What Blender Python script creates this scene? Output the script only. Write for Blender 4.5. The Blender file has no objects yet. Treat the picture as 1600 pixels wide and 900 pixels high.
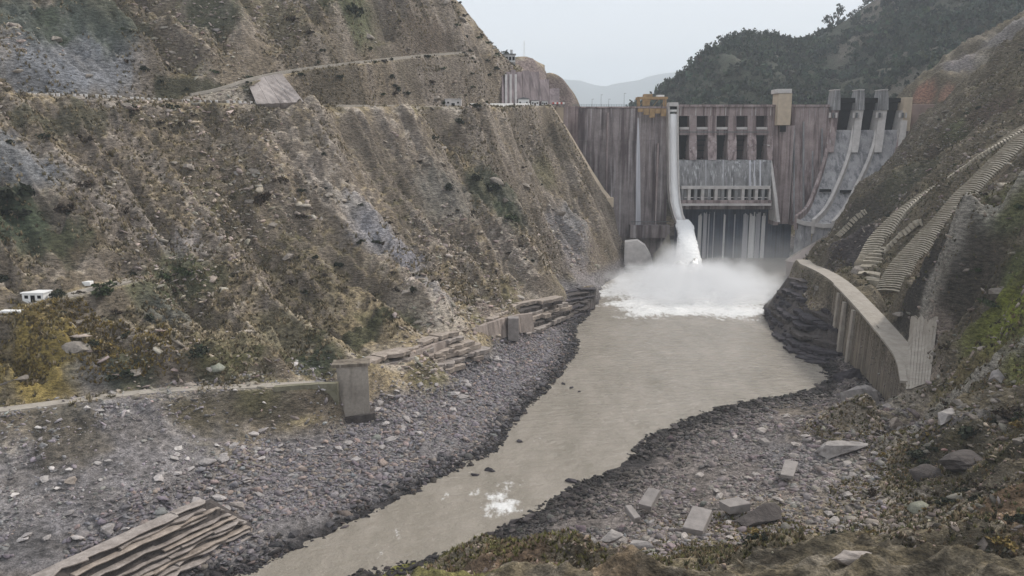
import bpy, bmesh, math, random
import numpy as np
from mathutils import Vector, Matrix
R = math.radians
rng = np.random.default_rng(7)
random.seed(7)
scene = bpy.context.scene
col = scene.collection

# ------------------------------------------------------------------ camera
CAM_Z = 87.0
FPX = 1256.0
PITCH = math.atan(235.0 / FPX)
cp, sp = math.cos(PITCH), math.sin(PITCH)
cam_d = bpy.data.cameras.new('camera')
cam_d.sensor_width = 36.0
cam_d.lens = 36.0 * FPX / 1600.0
cam_d.clip_start = 0.5
cam_d.clip_end = 30000
cam = bpy.data.objects.new('camera', cam_d)
cam.location = (0, 0, CAM_Z)
cam.rotation_euler = (R(90) - PITCH, 0, 0)
col.objects.link(cam)
scene.camera = cam

# ------------------------------------------------------------------ sky and sun (bright overcast)
SUN_ELEV, SUN_ROT = R(42), R(58)
world = bpy.data.worlds.new('World')
scene.world = world
world.use_nodes = True
wn = world.node_tree
wn.nodes.clear()
out = wn.nodes.new('ShaderNodeOutputWorld')
sky = wn.nodes.new('ShaderNodeTexSky')
sky.sky_type = 'NISHITA'
sky.sun_disc = False
sky.sun_elevation = SUN_ELEV
sky.sun_rotation = SUN_ROT
sky.air_density = 1.0
sky.dust_density = 3.0
bg1 = wn.nodes.new('ShaderNodeBackground')
bg1.inputs['Strength'].default_value = 0.06
wn.links.new(sky.outputs[0], bg1.inputs[0])
tc = wn.nodes.new('ShaderNodeTexCoord')
mp = wn.nodes.new('ShaderNodeMapping')
mp.inputs['Scale'].default_value = (1.2, 1.2, 4.0)
wn.links.new(tc.outputs['Generated'], mp.inputs[0])
nz = wn.nodes.new('ShaderNodeTexNoise')
nz.inputs['Scale'].default_value = 1.6
nz.inputs['Detail'].default_value = 5
wn.links.new(mp.outputs[0], nz.inputs['Vector'])
cr = wn.nodes.new('ShaderNodeValToRGB')
cr.color_ramp.elements[0].position = 0.3
cr.color_ramp.elements[0].color = (0.86, 0.92, 1.0, 1)
cr.color_ramp.elements[1].position = 0.68
cr.color_ramp.elements[1].color = (1.02, 1.02, 1.04, 1)
wn.links.new(nz.outputs[0], cr.inputs[0])
bg2 = wn.nodes.new('ShaderNodeBackground')
bg2.inputs['Strength'].default_value = 0.50
wn.links.new(cr.outputs[0], bg2.inputs[0])
mx = wn.nodes.new('ShaderNodeMixShader')
mx.inputs[0].default_value = 0.86
wn.links.new(bg1.outputs[0], mx.inputs[1])
wn.links.new(bg2.outputs[0], mx.inputs[2])
wn.links.new(mx.outputs[0], out.inputs[0])
sun_d = bpy.data.lights.new('sun', 'SUN')
sun_d.energy = 1.5
sun_d.angle = R(10)
sun_d.color = (1.0, 0.95, 0.88)
sun = bpy.data.objects.new('sun', sun_d)
_sd = Vector((math.cos(SUN_ELEV) * math.sin(SUN_ROT), math.cos(SUN_ELEV) * math.cos(SUN_ROT), math.sin(SUN_ELEV)))
sun.rotation_euler = _sd.to_track_quat('Z', 'Y').to_euler()
sun.location = (0, -50, 400)
col.objects.link(sun)
vs = scene.view_settings
vs.view_transform = 'Standard'
vs.look = 'None'
vs.exposure = 1.08
vs.gamma = 1.0
scene.cycles.max_bounces = 5
scene.cycles.diffuse_bounces = 3
scene.cycles.glossy_bounces = 2
scene.cycles.transmission_bounces = 2
scene.cycles.transparent_max_bounces = 12
scene.cycles.volume_bounces = 3
scene.cycles.volume_step_rate = 1.0
scene.cycles.use_denoising = True

# ------------------------------------------------------------------ pixel rays (1600x900 photograph)
def ray(px, py):
    v = 450.0 - py
    return np.array([px - 800.0, FPX * cp + v * sp, -FPX * sp + v * cp])
def P(px, py, Y):
    d = ray(px, py)
    p = d * (Y / d[1])
    return np.array([p[0], p[1], p[2] + CAM_Z])
def PZ(px, py, z):
    d = ray(px, py)
    k = (z - CAM_Z) / d[2]
    return np.array([d[0] * k, d[1] * k, z])
def proj(x, y, z):
    z = z - CAM_Z
    f = y * cp - z * sp
    u = y * sp + z * cp
    return 800 + FPX * x / f, 450 - FPX * u / f

# ------------------------------------------------------------------ noise
def _h(ix, iy, s):
    n = (ix.astype(np.int64) * 374761393 + iy.astype(np.int64) * 668265263 + s * 1274126177) & 0xffffffff
    n = ((n ^ (n >> 13)) * 1274126177) & 0xffffffff
    n = n ^ (n >> 16)
    return (n & 0xffff).astype(np.float32) / 65535.0
def vnoise(x, y, s=0):
    x = np.asarray(x, dtype=np.float64); y = np.asarray(y, dtype=np.float64)
    ix = np.floor(x); iy = np.floor(y)
    fx = (x - ix).astype(np.float32); fy = (y - iy).astype(np.float32)
    fx = fx * fx * (3 - 2 * fx); fy = fy * fy * (3 - 2 * fy)
    a = _h(ix, iy, s); b = _h(ix + 1, iy, s); c = _h(ix, iy + 1, s); d = _h(ix + 1, iy + 1, s)
    return (a + (b - a) * fx) * (1 - fy) + (c + (d - c) * fx) * fy
def fbm(x, y, o=4, s=0):
    r = 0; a = 0.5; t = 0
    for i in range(o):
        r = r + a * (vnoise(x, y, s + i * 17) * 2 - 1); t += a
        x = x * 2.03 + 11.3; y = y * 2.03 - 7.1; a *= 0.5
    return r / t
def ridged(x, y, o=3, s=0):
    r = 0; a = 0.5; t = 0
    for i in range(o):
        r = r + a * (1 - np.abs(vnoise(x, y, s + i * 13) * 2 - 1) * 1.0); t += a
        x = x * 2.1 + 3.7; y = y * 2.1 + 9.2; a *= 0.5
    return r / t
def sstep(a, b, x):
    t = np.clip((x - a) / (b - a), 0, 1)
    return t * t * (3 - 2 * t)

# ------------------------------------------------------------------ linking helpers
def tag(o, label=None, cat=None, group=None, kind=None):
    if label: o['label'] = label
    if cat: o['category'] = cat
    if group: o['group'] = group
    if kind: o['kind'] = kind
    return o
def mesh_np(name, V, F, mat, parent=None, cols=None, smooth=False, uv=None):
    """V (n,3), F list/array (m,k) k constant, or list of arrays with different k."""
    me = bpy.data.meshes.new(name)
    V = np.asarray(V, dtype=np.float32)
    Fs = F if isinstance(F, list) and len(F) and isinstance(F[0], np.ndarray) and F[0].ndim == 2 else [np.asarray(F)]
    loops = np.concatenate([f.ravel() for f in Fs]).astype(np.int32)
    tot = np.concatenate([np.full(len(f), f.shape[1], dtype=np.int32) for f in Fs])
    start = np.concatenate([[0], np.cumsum(tot)[:-1]]).astype(np.int32)
    me.vertices.add(len(V)); me.vertices.foreach_set('co', V.ravel())
    me.loops.add(len(loops)); me.loops.foreach_set('vertex_index', loops)
    me.polygons.add(len(tot)); me.polygons.foreach_set('loop_start', start)
    me.polygons.foreach_set('loop_total', tot)
    if smooth: me.polygons.foreach_set('use_smooth', np.ones(len(tot), dtype=bool))
    me.update(calc_edges=True)
    if cols is not None:
        at = me.color_attributes.new('Col', 'FLOAT_COLOR', 'POINT')
        c4 = np.ones((len(V), 4), dtype=np.float32); c4[:, :3] = cols
        at.data.foreach_set('color', c4.ravel())
    me.materials.append(mat)
    o = bpy.data.objects.new(name, me)
    col.objects.link(o)
    if parent is not None: o.parent = parent
    return o
def empty(name, loc=(0, 0, 0), label=None, cat=None, group=None, rz=0):
    o = bpy.data.objects.new(name, None)
    o.empty_display_size = 1
    o.location = loc; o.rotation_euler = (0, 0, rz)
    col.objects.link(o)
    return tag(o, label, cat, group)
def part(name, parent, bm, mat, smooth=False):
    """bmesh in world coordinates -> child mesh (parents carry no rotation unless stated)."""
    me = bpy.data.meshes.new(name)
    if parent is not None:
        bmesh.ops.translate(bm, verts=bm.verts, vec=-Vector(parent.location))
    bmesh.ops.recalc_face_normals(bm, faces=bm.faces)
    bm.to_mesh(me); bm.free()
    if smooth:
        for p in me.polygons: p.use_smooth = True
    me.materials.append(mat)
    o = bpy.data.objects.new(name, me)
    col.objects.link(o)
    if parent is not None: o.parent = parent
    return o
def solo(name, bm, mat, origin, label, cat, group=None, smooth=False):
    """a one-mesh thing with its origin at origin."""
    me = bpy.data.meshes.new(name)
    bmesh.ops.translate(bm, verts=bm.verts, vec=-Vector(origin))
    bmesh.ops.recalc_face_normals(bm, faces=bm.faces)
    bm.to_mesh(me); bm.free()
    if smooth:
        for p in me.polygons: p.use_smooth = True
    me.materials.append(mat)
    o = bpy.data.objects.new(name, me); o.location = origin
    col.objects.link(o)
    return tag(o, label, cat, group)
def box(bm, x0, x1, y0, y1, z0, z1, bev=0.0):
    vs_ = [bm.verts.new(c) for c in ((x0,y0,z0),(x1,y0,z0),(x1,y1,z0),(x0,y1,z0),(x0,y0,z1),(x1,y0,z1),(x1,y1,z1),(x0,y1,z1))]
    fs = [bm.faces.new([vs_[i] for i in f]) for f in ((0,3,2,1),(4,5,6,7),(0,1,5,4),(1,2,6,5),(2,3,7,6),(3,0,4,7))]
    if bev > 0:
        es = list({e for f in fs for e in f.edges})
        bmesh.ops.bevel(bm, geom=es, offset=bev, segments=1, affect='EDGES')
def hexa(bm, c8):
    """8 corners: bottom 4 (ccw), top 4."""
    v = [bm.verts.new(tuple(c)) for c in c8]
    for f in ((0,3,2,1),(4,5,6,7),(0,1,5,4),(1,2,6,5),(2,3,7,6),(3,0,4,7)):
        bm.faces.new([v[i] for i in f])
def prism(bm, poly, off):
    """poly: list of 3-D points (planar-ish), extruded by vector off."""
    a = [bm.verts.new(tuple(p)) for p in poly]
    b = [bm.verts.new(tuple(np.asarray(p) + np.asarray(off))) for p in poly]
    n = len(a)
    bm.faces.new(a); bm.faces.new(b[::-1])
    for i in range(n): bm.faces.new((a[i], b[i], b[(i + 1) % n], a[(i + 1) % n]))
def bar(bm, a, b, r0, r1=None, n=5):
    a = Vector(a); b = Vector(b); r1 = r0 if r1 is None else r1
    d = (b - a).normalized()
    u = d.orthogonal().normalized(); w = d.cross(u)
    va, vb = [], []
    for i in range(n):
        t = 2 * math.pi * i / n
        k = u * math.cos(t) + w * math.sin(t)
        va.append(bm.verts.new(a + k * r0)); vb.append(bm.verts.new(b + k * r1))
    for i in range(n):
        bm.faces.new((va[i], va[(i+1) % n], vb[(i+1) % n], vb[i]))
    bm.faces.new(va[::-1]); bm.faces.new(vb)

# ------------------------------------------------------------------ materials
def new_mat(name):
    m = bpy.data.materials.new(name); m.use_nodes = True
    nt = m.node_tree; b = nt.nodes['Principled BSDF']
    b.inputs['Roughness'].default_value = 0.9
    b.inputs['Specular IOR Level'].default_value = 0.25
    return m, nt, b
def N(nt, t, **kw):
    n = nt.nodes.new(t)
    for k, v in kw.items():
        if k in n.inputs.keys(): n.inputs[k].default_value = v
        else: setattr(n, k, v)
    return n
def noise_node(nt, scale, detail=4, vec=None, rough=0.55):
    n = N(nt, 'ShaderNodeTexNoise', Scale=scale, Detail=detail, Roughness=rough)
    if vec is not None: nt.links.new(vec, n.inputs['Vector'])
    return n.outputs[0]
def mapped(nt, scale, src='pos'):
    if src == 'pos': s = N(nt, 'ShaderNodeNewGeometry').outputs['Position']
    else: s = N(nt, 'ShaderNodeTexCoord').outputs['Object']
    m = N(nt, 'ShaderNodeMapping'); m.inputs['Scale'].default_value = scale
    nt.links.new(s, m.inputs[0]); return m.outputs[0]
def ramp(nt, fac, stops):
    r = N(nt, 'ShaderNodeValToRGB')
    while len(r.color_ramp.elements) < len(stops): r.color_ramp.elements.new(0.5)
    for e, (p, c) in zip(r.color_ramp.elements, stops):
        e.position = p; e.color = (c[0], c[1], c[2], 1) if hasattr(c, '__len__') else (c, c, c, 1)
    nt.links.new(fac, r.inputs[0]); return r.outputs[0]
def mixc(nt, a, b, fac, mode='MIX'):
    m = N(nt, 'ShaderNodeMix', data_type='RGBA', blend_type=mode)
    for s, i in ((fac, 0), (a, 6), (b, 7)):
        if hasattr(s, 'is_linked') or hasattr(s, 'links'): nt.links.new(s, m.inputs[i])
        elif hasattr(s, '__len__'): m.inputs[i].default_value = (s[0], s[1], s[2], 1)
        else: m.inputs[i].default_value = s
    return m.outputs[2]
def bump(nt, b, h, strength=0.4, dist=0.5):
    n = N(nt, 'ShaderNodeBump', Strength=strength, Distance=dist)
    nt.links.new(h, n.inputs['Height']); nt.links.new(n.outputs[0], b.inputs['Normal'])

def mat_ground():
    m, nt, b = new_mat('weathered_ground')
    at = N(nt, 'ShaderNodeAttribute', attribute_name='Col').outputs['Color']
    v1 = mapped(nt, (1, 1, 1)); v2 = mapped(nt, (1, 1, 2.6))
    n1 = noise_node(nt, 0.55, 6, v2, 0.65)
    n2 = noise_node(nt, 0.09, 5, v1, 0.6)
    f1 = ramp(nt, n1, [(0.30, 0.30), (0.48, 0.92), (0.70, 1.75)])
    f2 = ramp(nt, n2, [(0.3, (0.7, 0.68, 0.64)), (0.7, (1.25, 1.25, 1.25))])
    c = mixc(nt, at, f1, 1.0, 'MULTIPLY'); c = mixc(nt, c, f2, 1.0, 'MULTIPLY')
    n3 = noise_node(nt, 2.6, 4, v2, 0.6)
    c = mixc(nt, c, ramp(nt, n3, [(0.3, 0.5), (0.7, 1.5)]), 1.0, 'MULTIPLY')
    nt.links.new(c, b.inputs['Base Color'])
    bump(nt, b, n1, 0.9, 1.6)
    return m
def mat_attr(name, rough=0.9, nscale=1.2, lo=0.7, hi=1.3, bstr=0.4):
    m, nt, b = new_mat(name)
    at = N(nt, 'ShaderNodeAttribute', attribute_name='Col').outputs['Color']
    n1 = noise_node(nt, nscale, 5, mapped(nt, (1, 1, 1)), 0.65)
    c = mixc(nt, at, ramp(nt, n1, [(0.3, lo), (0.7, hi)]), 1.0, 'MULTIPLY')
    nt.links.new(c, b.inputs['Base Color']); b.inputs['Roughness'].default_value = rough
    if bstr: bump(nt, b, n1, bstr, 0.3)
    return m
def mat_rock(name, c0, c1, scale=0.5, zst=1.0, bstr=0.6, src='pos'):
    m, nt, b = new_mat(name)
    n1 = noise_node(nt, scale, 7, mapped(nt, (1, 1, zst), src), 0.68)
    nt.links.new(ramp(nt, n1, [(0.3, c0), (0.7, c1)]), b.inputs['Base Color'])
    bump(nt, b, n1, bstr, 0.8)
    return m
def mat_streak(name, base, dark, light, amount_d=0.5, amount_l=0.25, rough=0.85, sx=0.5, sz=0.02, seed=0.0):
    """concrete with vertical run-off stains"""
    m, nt, b = new_mat(name)
    geo = N(nt, 'ShaderNodeNewGeometry').outputs['Position']
    def mp_(s, off):
        q = N(nt, 'ShaderNodeMapping'); q.inputs['Scale'].default_value = s; q.inputs['Location'].default_value = (off + seed, off, off)
        nt.links.new(geo, q.inputs[0]); return q.outputs[0]
    nd = noise_node(nt, 1.0, 4, mp_((sx, sx, sz), 0.0), 0.6)
    nl = noise_node(nt, 1.0, 3, mp_((sx * 1.7, sx * 1.7, sz * 0.7), 31.0), 0.6)
    nb = noise_node(nt, 0.12, 5, mp_((1, 1, 1), 5.0), 0.6)
    nf = noise_node(nt, 1.4, 4, mp_((1, 1, 1), 9.0), 0.6)
    c = mixc(nt, base, dark, ramp(nt, nd, [(0.62 - 0.3 * amount_d, 0.0), (0.78 - 0.3 * amount_d, 0.9)]))
    c = mixc(nt, c, light, ramp(nt, nl, [(0.68 - 0.3 * amount_l, 0.0), (0.80 - 0.3 * amount_l, 0.85)]))
    c = mixc(nt, c, ramp(nt, nb, [(0.3, 0.72), (0.7, 1.2)]), 1.0, 'MULTIPLY')
    c = mixc(nt, c, ramp(nt, nf, [(0.3, 0.85), (0.7, 1.12)]), 1.0, 'MULTIPLY')
    nt.links.new(c, b.inputs['Base Color']); b.inputs['Roughness'].default_value = rough
    bump(nt, b, nf, 0.3, 0.2)
    return m
def mat_plain(name, c, rough=0.8, var=0.15, scale=0.8, metal=0.0):
    m, nt, b = new_mat(name)
    n1 = noise_node(nt, scale, 5, mapped(nt, (1, 1, 1)), 0.6)
    k0 = [v * (1 - var) for v in c]; k1 = [min(1, v * (1 + var)) for v in c]
    nt.links.new(ramp(nt, n1, [(0.3, k0), (0.7, k1)]), b.inputs['Base Color'])
    b.inputs['Roughness'].default_value = rough; b.inputs['Metallic'].default_value = metal
    bump(nt, b, n1, 0.2, 0.1)
    return m
M_GROUND = mat_ground()
# ================================================================== TERRAIN (world height field through measured points)
CT = []
def c(px, py, Y=None, z=None):
    CT.append(P(px, py, Y) if z is None else PZ(px, py, z))
def w(x, y, z): CT.append(np.array([x, y, z], dtype=float))
# waterline, left bank then right bank
LW = [(380,900),(440,868),(520,830),(600,790),(700,740),(780,702),(800,660),(880,580),(905,540),(895,515),(928,482),(933,460),(950,440),(985,422),(1030,415),(1062,402)]
RW = [(540,897),(640,882),(720,860),(790,825),(850,790),(890,762),(940,742),(985,716),(1000,690),(1050,665),(1110,640),(1180,625),(1250,614),(1292,598),(1285,566),(1240,556),(1212,522),(1190,492),(1192,478),(1215,455),(1228,432)]
def shore(line, side):
    pts = np.array([PZ(px, py, 0)[:2] for px, py in line]); o = []
    for a, b in zip(pts[:-1], pts[1:]):
        n = max(1, int(np.hypot(*(b - a)) / 7))
        for i in range(n): o.append(a + (b - a) * i / n)
    o = np.array(o + [pts[-1]])
    for i, q in enumerate(o):
        w(q[0], q[1], 0)
        t = o[min(i + 1, len(o) - 1)] - o[max(i - 1, 0)]; t = t / (np.hypot(*t) + 1e-6)
        nx, ny = t[1] * side, -t[0] * side
        if i % 2 == 0: w(q[0] + nx * 8, q[1] + ny * 8, -3)
        elif 130 < q[1] < (340 if side > 0 else 235): w(q[0] - nx * 9, q[1] - ny * 9, 1.7); w(q[0] - nx * 17, q[1] - ny * 17, 3.2)
shore(LW, 1); shore(RW, -1)
for q in [(470,890),(600,830),(720,770),(820,715),(860,690),(930,620),(980,560),(1000,520),(990,480),(1040,450),(1090,430)]: c(*q, z=-6)
for q in [(620,860),(760,800),(860,740),(960,690),(1050,630),(1150,590),(1210,580),(1150,520),(1130,480),(1190,440)]: c(*q, z=-6)
w(-120,120,-4); w(-75,110,-5); w(-55,135,-6); w(-150,100,-4); w(-58,90,2)
# left gravel / scree / path
for q in [((0,900),6),((100,872),5),((250,800),7),((400,720),8),((500,680),7),((600,632),8),((700,575),8),((800,532),6),((880,492),3),((300,880),2.5),((200,900),3.5),((480,790),4),((650,690),4.5),((760,610),4.5),
          ((0,760),11.5),((150,740),12),((300,700),11.5),((420,660),11),((0,640),22),((120,622),22),((250,606),21),((400,600),20),((495,597),18.4),((-200,660),22),((-200,800),10)]: c(*q[0], z=q[1])
for q in [((553,652),7.2),((582,646),7.4),((610,640),7.8)]: c(*q[0], z=q[1])
for q in [(700,498,295),(800,478,336),(862,452,385),(870,440,430),(640,540,268),(580,580,243),(934,447,426),(905,452,430)]: c(q[0], q[1], Y=q[2])
# left hillside columns
LH = {-250:[(600,190),(470,205),(380,218),(270,236),(150,262),(0,305),(-150,345),(-300,380)],
 0:[(560,203),(497,213),(470,222),(380,235),(270,255),(160,280),(150,288),(80,302),(0,325),(-150,365),(-300,400)],
 250:[(520,232),(430,255),(330,278),(230,300),(166,318),(157,326),(90,342),(0,372),(-150,410),(-300,445)],
 500:[(540,252),(520,262),(430,290),(330,318),(230,345),(172,362),(164,370),(90,388),(0,420),(-150,465)],
 650:[(430,325),(330,360),(230,392),(172,415),(165,424),(100,445),(0,478),(-60,500)],
 780:[(440,365),(400,385),(330,415),(230,455),(173,480),(164,494),(125,512)],
 870:[(380,465),(300,500),(220,530),(170,549),(163,558)]}
for px, l in LH.items():
    for (py, Y) in l: c(px, py, Y=Y)
for q in [(905,215,556),(925,255,553),(950,308,550),(965,345,546),(988,384,545),(930,400,490),(935,425,480),(960,400,515),(900,330,505),(890,400,470),(1010,402,548),(1040,380,556)]: c(q[0], q[1], Y=q[2])
# ridge against the sky and the ground falling away behind it
for q in [(710,0,520),(740,36,532),(775,80,548),(800,104,556),(830,93,580),(853,110,592),(870,126,604),(888,144,619),(905,162,634),(660,-60,510)]:
    p = P(*q); CT.append(p); w(p[0]*1.14, p[1]*1.14, p[2]-34)
for q in [(-350,420,250),(-350,560,330),(-250,560,290),(-160,560,235),(-250,700,300),(-400,300,170),(-420,200,70),(-300,150,18),(-230,140,12)]: w(*q)
# dam foundation pocket and the plunge pool
for q in [(60,600,-4),(90,585,-6),(140,585,-6),(190,590,-6),(230,560,-4),(175,540,-5),(120,540,-6),(150,500,-6),(190,520,-3),(80,560,-2),(280,600,20),(100,700,0),(200,700,0),(215,515,4),(200,480,2)]: w(*q)
# right bank
for q in [((1300,640),4),((1150,700),5),((1000,760),5),((900,800),4),((1380,680),8),((1250,720),7),((1100,780),6),((1000,830),7),((1200,830),9),((700,900),9),((900,900),13),((1100,900),17),((850,860),9),((1340,700),9),((1300,760),9),((1030,720),3.5),((1200,660),3.5)]: c(*q[0], z=q[1])
RH = [(1400,800,152),(1400,900,112),(1500,640,183),(1600,600,179),(1600,480,200),(1600,380,230),(1600,312,250),(1540,362,252),(1482,420,255),(1450,490,257),
      (1450,560,246),(1480,525,247),(1520,560,217),(1600,800,133),(1600,900,112),(1420,650,215),(1400,690,205),(1360,735,180),
      (1455,430,312),(1500,380,318),(1560,320,322),(1500,445,285),(1420,480,310),(1700,500,180),(1750,300,250),(1800,700,130),(1550,440,240),(1560,520,213),
      (1390,480,330),(1450,380,345),(1520,300,350),(1600,218,356),(1345,420,378),(1400,340,390),(1480,270,395),(1560,215,402),(1610,186,402),(1335,462,345),
      (1285,412,432),(1300,400,432),(1340,312,442),(1410,247,456),(1480,182,472),(1540,122,490),(1600,62,512),(1370,380,410),(1440,300,418),(1520,200,440),
      (1700,90,420),(1800,0,420),(1750,130,350),(1700,-60,540)]
for q in RH: c(q[0], q[1], Y=q[2])
for q in [(152,400,22),(147,360,26),(139,325,27),(134,290,23),(128,262,19),(126,245,18),(118,228,16),(157,420,20),(162,440,20)]: w(*q)     # the bench
for q in [(230,540,50),(205,540,14),(262,540,84),(300,560,112),(250,505,72),(225,500,40),(210,470,30),(330,540,140),(290,500,118)]: w(*q)
for q in [(1425,140,632),(1460,110,640),(1500,90,650),(1550,60,660),(1600,24,665),(1445,155,618),(1500,170,590),(1560,130,600),(1700,-20,665)]: c(q[0], q[1], Y=q[2])
for q in [(340,720,100),(400,740,120),(280,690,70),(500,740,230),(0,100,24),(0,60,30),(60,90,30),(120,80,34),(-40,90,18),(60,40,40),(-60,40,20),(120,40,45),(-130,40,10)]: w(*q)
CT = np.array(CT)

NT, T0, T1 = 880, -0.86, 0.84
TT = np.linspace(T0, T1, NT)
YY = np.concatenate([np.linspace(40, 130, 230, endpoint=False), np.linspace(130, 300, 270, endpoint=False),
                     np.linspace(300, 600, 350, endpoint=False), np.linspace(600, 760, 70)])
NY = len(YY)
GY, GT = np.meshgrid(YY, TT, indexing='ij')
GX = GY * GT
def rbf_fit(pts, c2=36.0):
    d = np.sqrt((pts[:, None, 0] - pts[None, :, 0])**2 + (pts[:, None, 1] - pts[None, :, 1])**2 + c2)
    n = len(pts)
    A = np.zeros((n + 3, n + 3)); A[:n, :n] = -d; A[:n, :n] -= np.eye(n) * 0.35
    Q = np.stack([np.ones(n), pts[:, 0] / 100, pts[:, 1] / 100], 1)
    A[:n, n:] = Q; A[n:, :n] = Q.T
    return np.linalg.solve(A, np.concatenate([pts[:, 2], np.zeros(3)]))
WT = rbf_fit(CT)
def rbf_eval(x, y, c2=36.0):
    x = x.ravel(); y = y.ravel(); r = np.empty(len(x), dtype=np.float32)
    cx = CT[:, 0].astype(np.float32); cy = CT[:, 1].astype(np.float32); k = WT[:len(CT)].astype(np.float32)
    for i in range(0, len(x), 40000):
        xs = x[i:i+40000, None].astype(np.float32); ys = y[i:i+40000, None].astype(np.float32)
        r[i:i+40000] = -(np.sqrt((xs - cx)**2 + (ys - cy)**2 + c2)) @ k
    return r + WT[-3] + WT[-2] * x / 100 + WT[-1] * y / 100
# coarse evaluation then linear refinement keeps this quick
_ys = np.unique(np.concatenate([np.arange(0, NY, 2), [NY - 1]])); _ts = np.unique(np.concatenate([np.arange(0, NT, 2), [NT - 1]]))
_zc = rbf_eval(GX[np.ix_(_ys, _ts)], GY[np.ix_(_ys, _ts)]).reshape(len(_ys), len(_ts))
_tmp = np.stack([np.interp(np.arange(NT), _ts, _zc[i]) for i in range(len(_ys))])
GZ = np.stack([np.interp(np.arange(NY), _ys, _tmp[:, j]) for j in range(NT)], 1)

def polyline_dist(X, Y, pts, ymask_pad=12):
    """distance to a 3-D polyline in plan, and the height along it"""
    D = np.full(X.shape, 1e9); H = np.zeros(X.shape)
    for a, b in zip(pts[:-1], pts[1:]):
        m = (X > min(a[0], b[0]) - ymask_pad) & (X < max(a[0], b[0]) + ymask_pad) & (Y > min(a[1], b[1]) - ymask_pad) & (Y < max(a[1], b[1]) + ymask_pad)
        if not m.any(): continue
        dx, dy = b[0] - a[0], b[1] - a[1]
        t = np.clip(((X[m] - a[0]) * dx + (Y[m] - a[1]) * dy) / (dx * dx + dy * dy + 1e-9), 0, 1)
        d = np.hypot(X[m] - a[0] - t * dx, Y[m] - a[1] - t * dy)
        h = a[2] + t * (b[2] - a[2])
        Dm = D[m]; Hm = H[m]; k = d < Dm
        Dm[k] = d[k]; Hm[k] = h[k]; D[m] = Dm; H[m] = Hm
    return D, H
def densify(pts, step=4.0):
    o = []
    for a, b in zip(pts[:-1], pts[1:]):
        n = max(1, int(np.linalg.norm(np.asarray(b) - a) / step))
        for i in range(n): o.append(np.asarray(a) + (np.asarray(b) - a) * i / n)
    o.append(np.asarray(pts[-1])); return np.array(o)
def smooth_line(pts, it=2):
    pts = np.asarray(pts, dtype=float)
    for _ in range(it):
        q = np.empty((2 * len(pts) - 2, pts.shape[1]))
        q[0::2] = pts[:-1] * .75 + pts[1:] * .25; q[1::2] = pts[:-1] * .25 + pts[1:] * .75
        pts = np.concatenate([pts[:1], q, pts[-1:]])
    return pts
# ---- low banks: a clean beach profile from the measured waterlines
def shore_xy(line, ext):
    q = np.array([PZ(px, py, 0)[:2] for px, py in line]); return np.concatenate([np.array(ext), q])
SL = shore_xy(LW, [(-150., 108.), (-95., 128.), (-70., 145.)]); SR = shore_xy(RW, [(-58., 92.), (-45., 128.)])
SL = smooth_line(np.concatenate([SL, np.zeros((len(SL), 1))], 1), 1); SR = smooth_line(np.concatenate([SR, np.zeros((len(SR), 1))], 1), 1)
def signed(S, sgn):
    D, _ = polyline_dist(GX, GY, S, 75)
    o_ = np.argsort(S[:, 1]); xs = np.interp(GY, S[o_, 1], S[o_, 0])
    inside = (GX < xs) if sgn < 0 else (GX > xs)
    return np.where(inside, np.minimum(D, 90), -np.minimum(D, 90))
dL = signed(SL, -1); dR = signed(SR, 1); dd = np.maximum(dL, dR)
zlow = np.where(dd > 0, np.where(dL > dR, np.minimum(8.2, .165 * dd), np.minimum(8.5, .135 * dd)), np.maximum(-5, .28 * dd))
kb = sstep(5.5, 10, GZ) * (dd > -1) * sstep(0, 6, dd + 3 * (GY > 330))
kb = np.where(GY > 400, np.where(dd > -2, np.maximum(kb, sstep(400, 420, GY)), kb), kb)
GZ = np.where(GY < 520, GZ * kb + zlow * (1 - kb), GZ)
# the river centre line splits the banks
RC = np.array([PZ(px, py, 0)[:2] for px, py in [(430,905),(500,880),(640,835),(760,780),(830,722),(930,650),(1010,590),(1060,520),(1080,460),(1090,425)]])
def river_x(y): return np.interp(y, RC[:, 1], RC[:, 0], left=-120, right=RC[-1, 0])
LEFT = GX < river_x(GY)
GPX, GPY = proj(GX, GY, GZ)

def height(x, y):
    x = np.asarray(x, dtype=float); y = np.asarray(y, dtype=float)
    t = np.clip((x / y - T0) / (T1 - T0) * (NT - 1), 0, NT - 1.001)
    r = np.clip(np.interp(y, YY, np.arange(NY)), 0, NY - 1.001)
    i = np.floor(r).astype(int); j = np.floor(t).astype(int); fr = r - i; ft = t - j
    return (GZ[i, j] * (1 - fr) * (1 - ft) + GZ[i + 1, j] * fr * (1 - ft) + GZ[i, j + 1] * (1 - fr) * ft + GZ[i + 1, j + 1] * fr * ft)
_YS = np.concatenate([np.arange(40, 300, .5), np.arange(300, 755, 0.8)])
def hit(px, py, ymin=40):
    d = ray(px, py); ys = _YS[_YS >= ymin]
    z = CAM_Z + d[2] / d[1] * ys; x = d[0] / d[1] * ys
    h = height(x, ys); k = np.argmax(h >= z)
    if h[k] < z[k]: return None
    return np.array([x[k], ys[k], h[k]])

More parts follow.
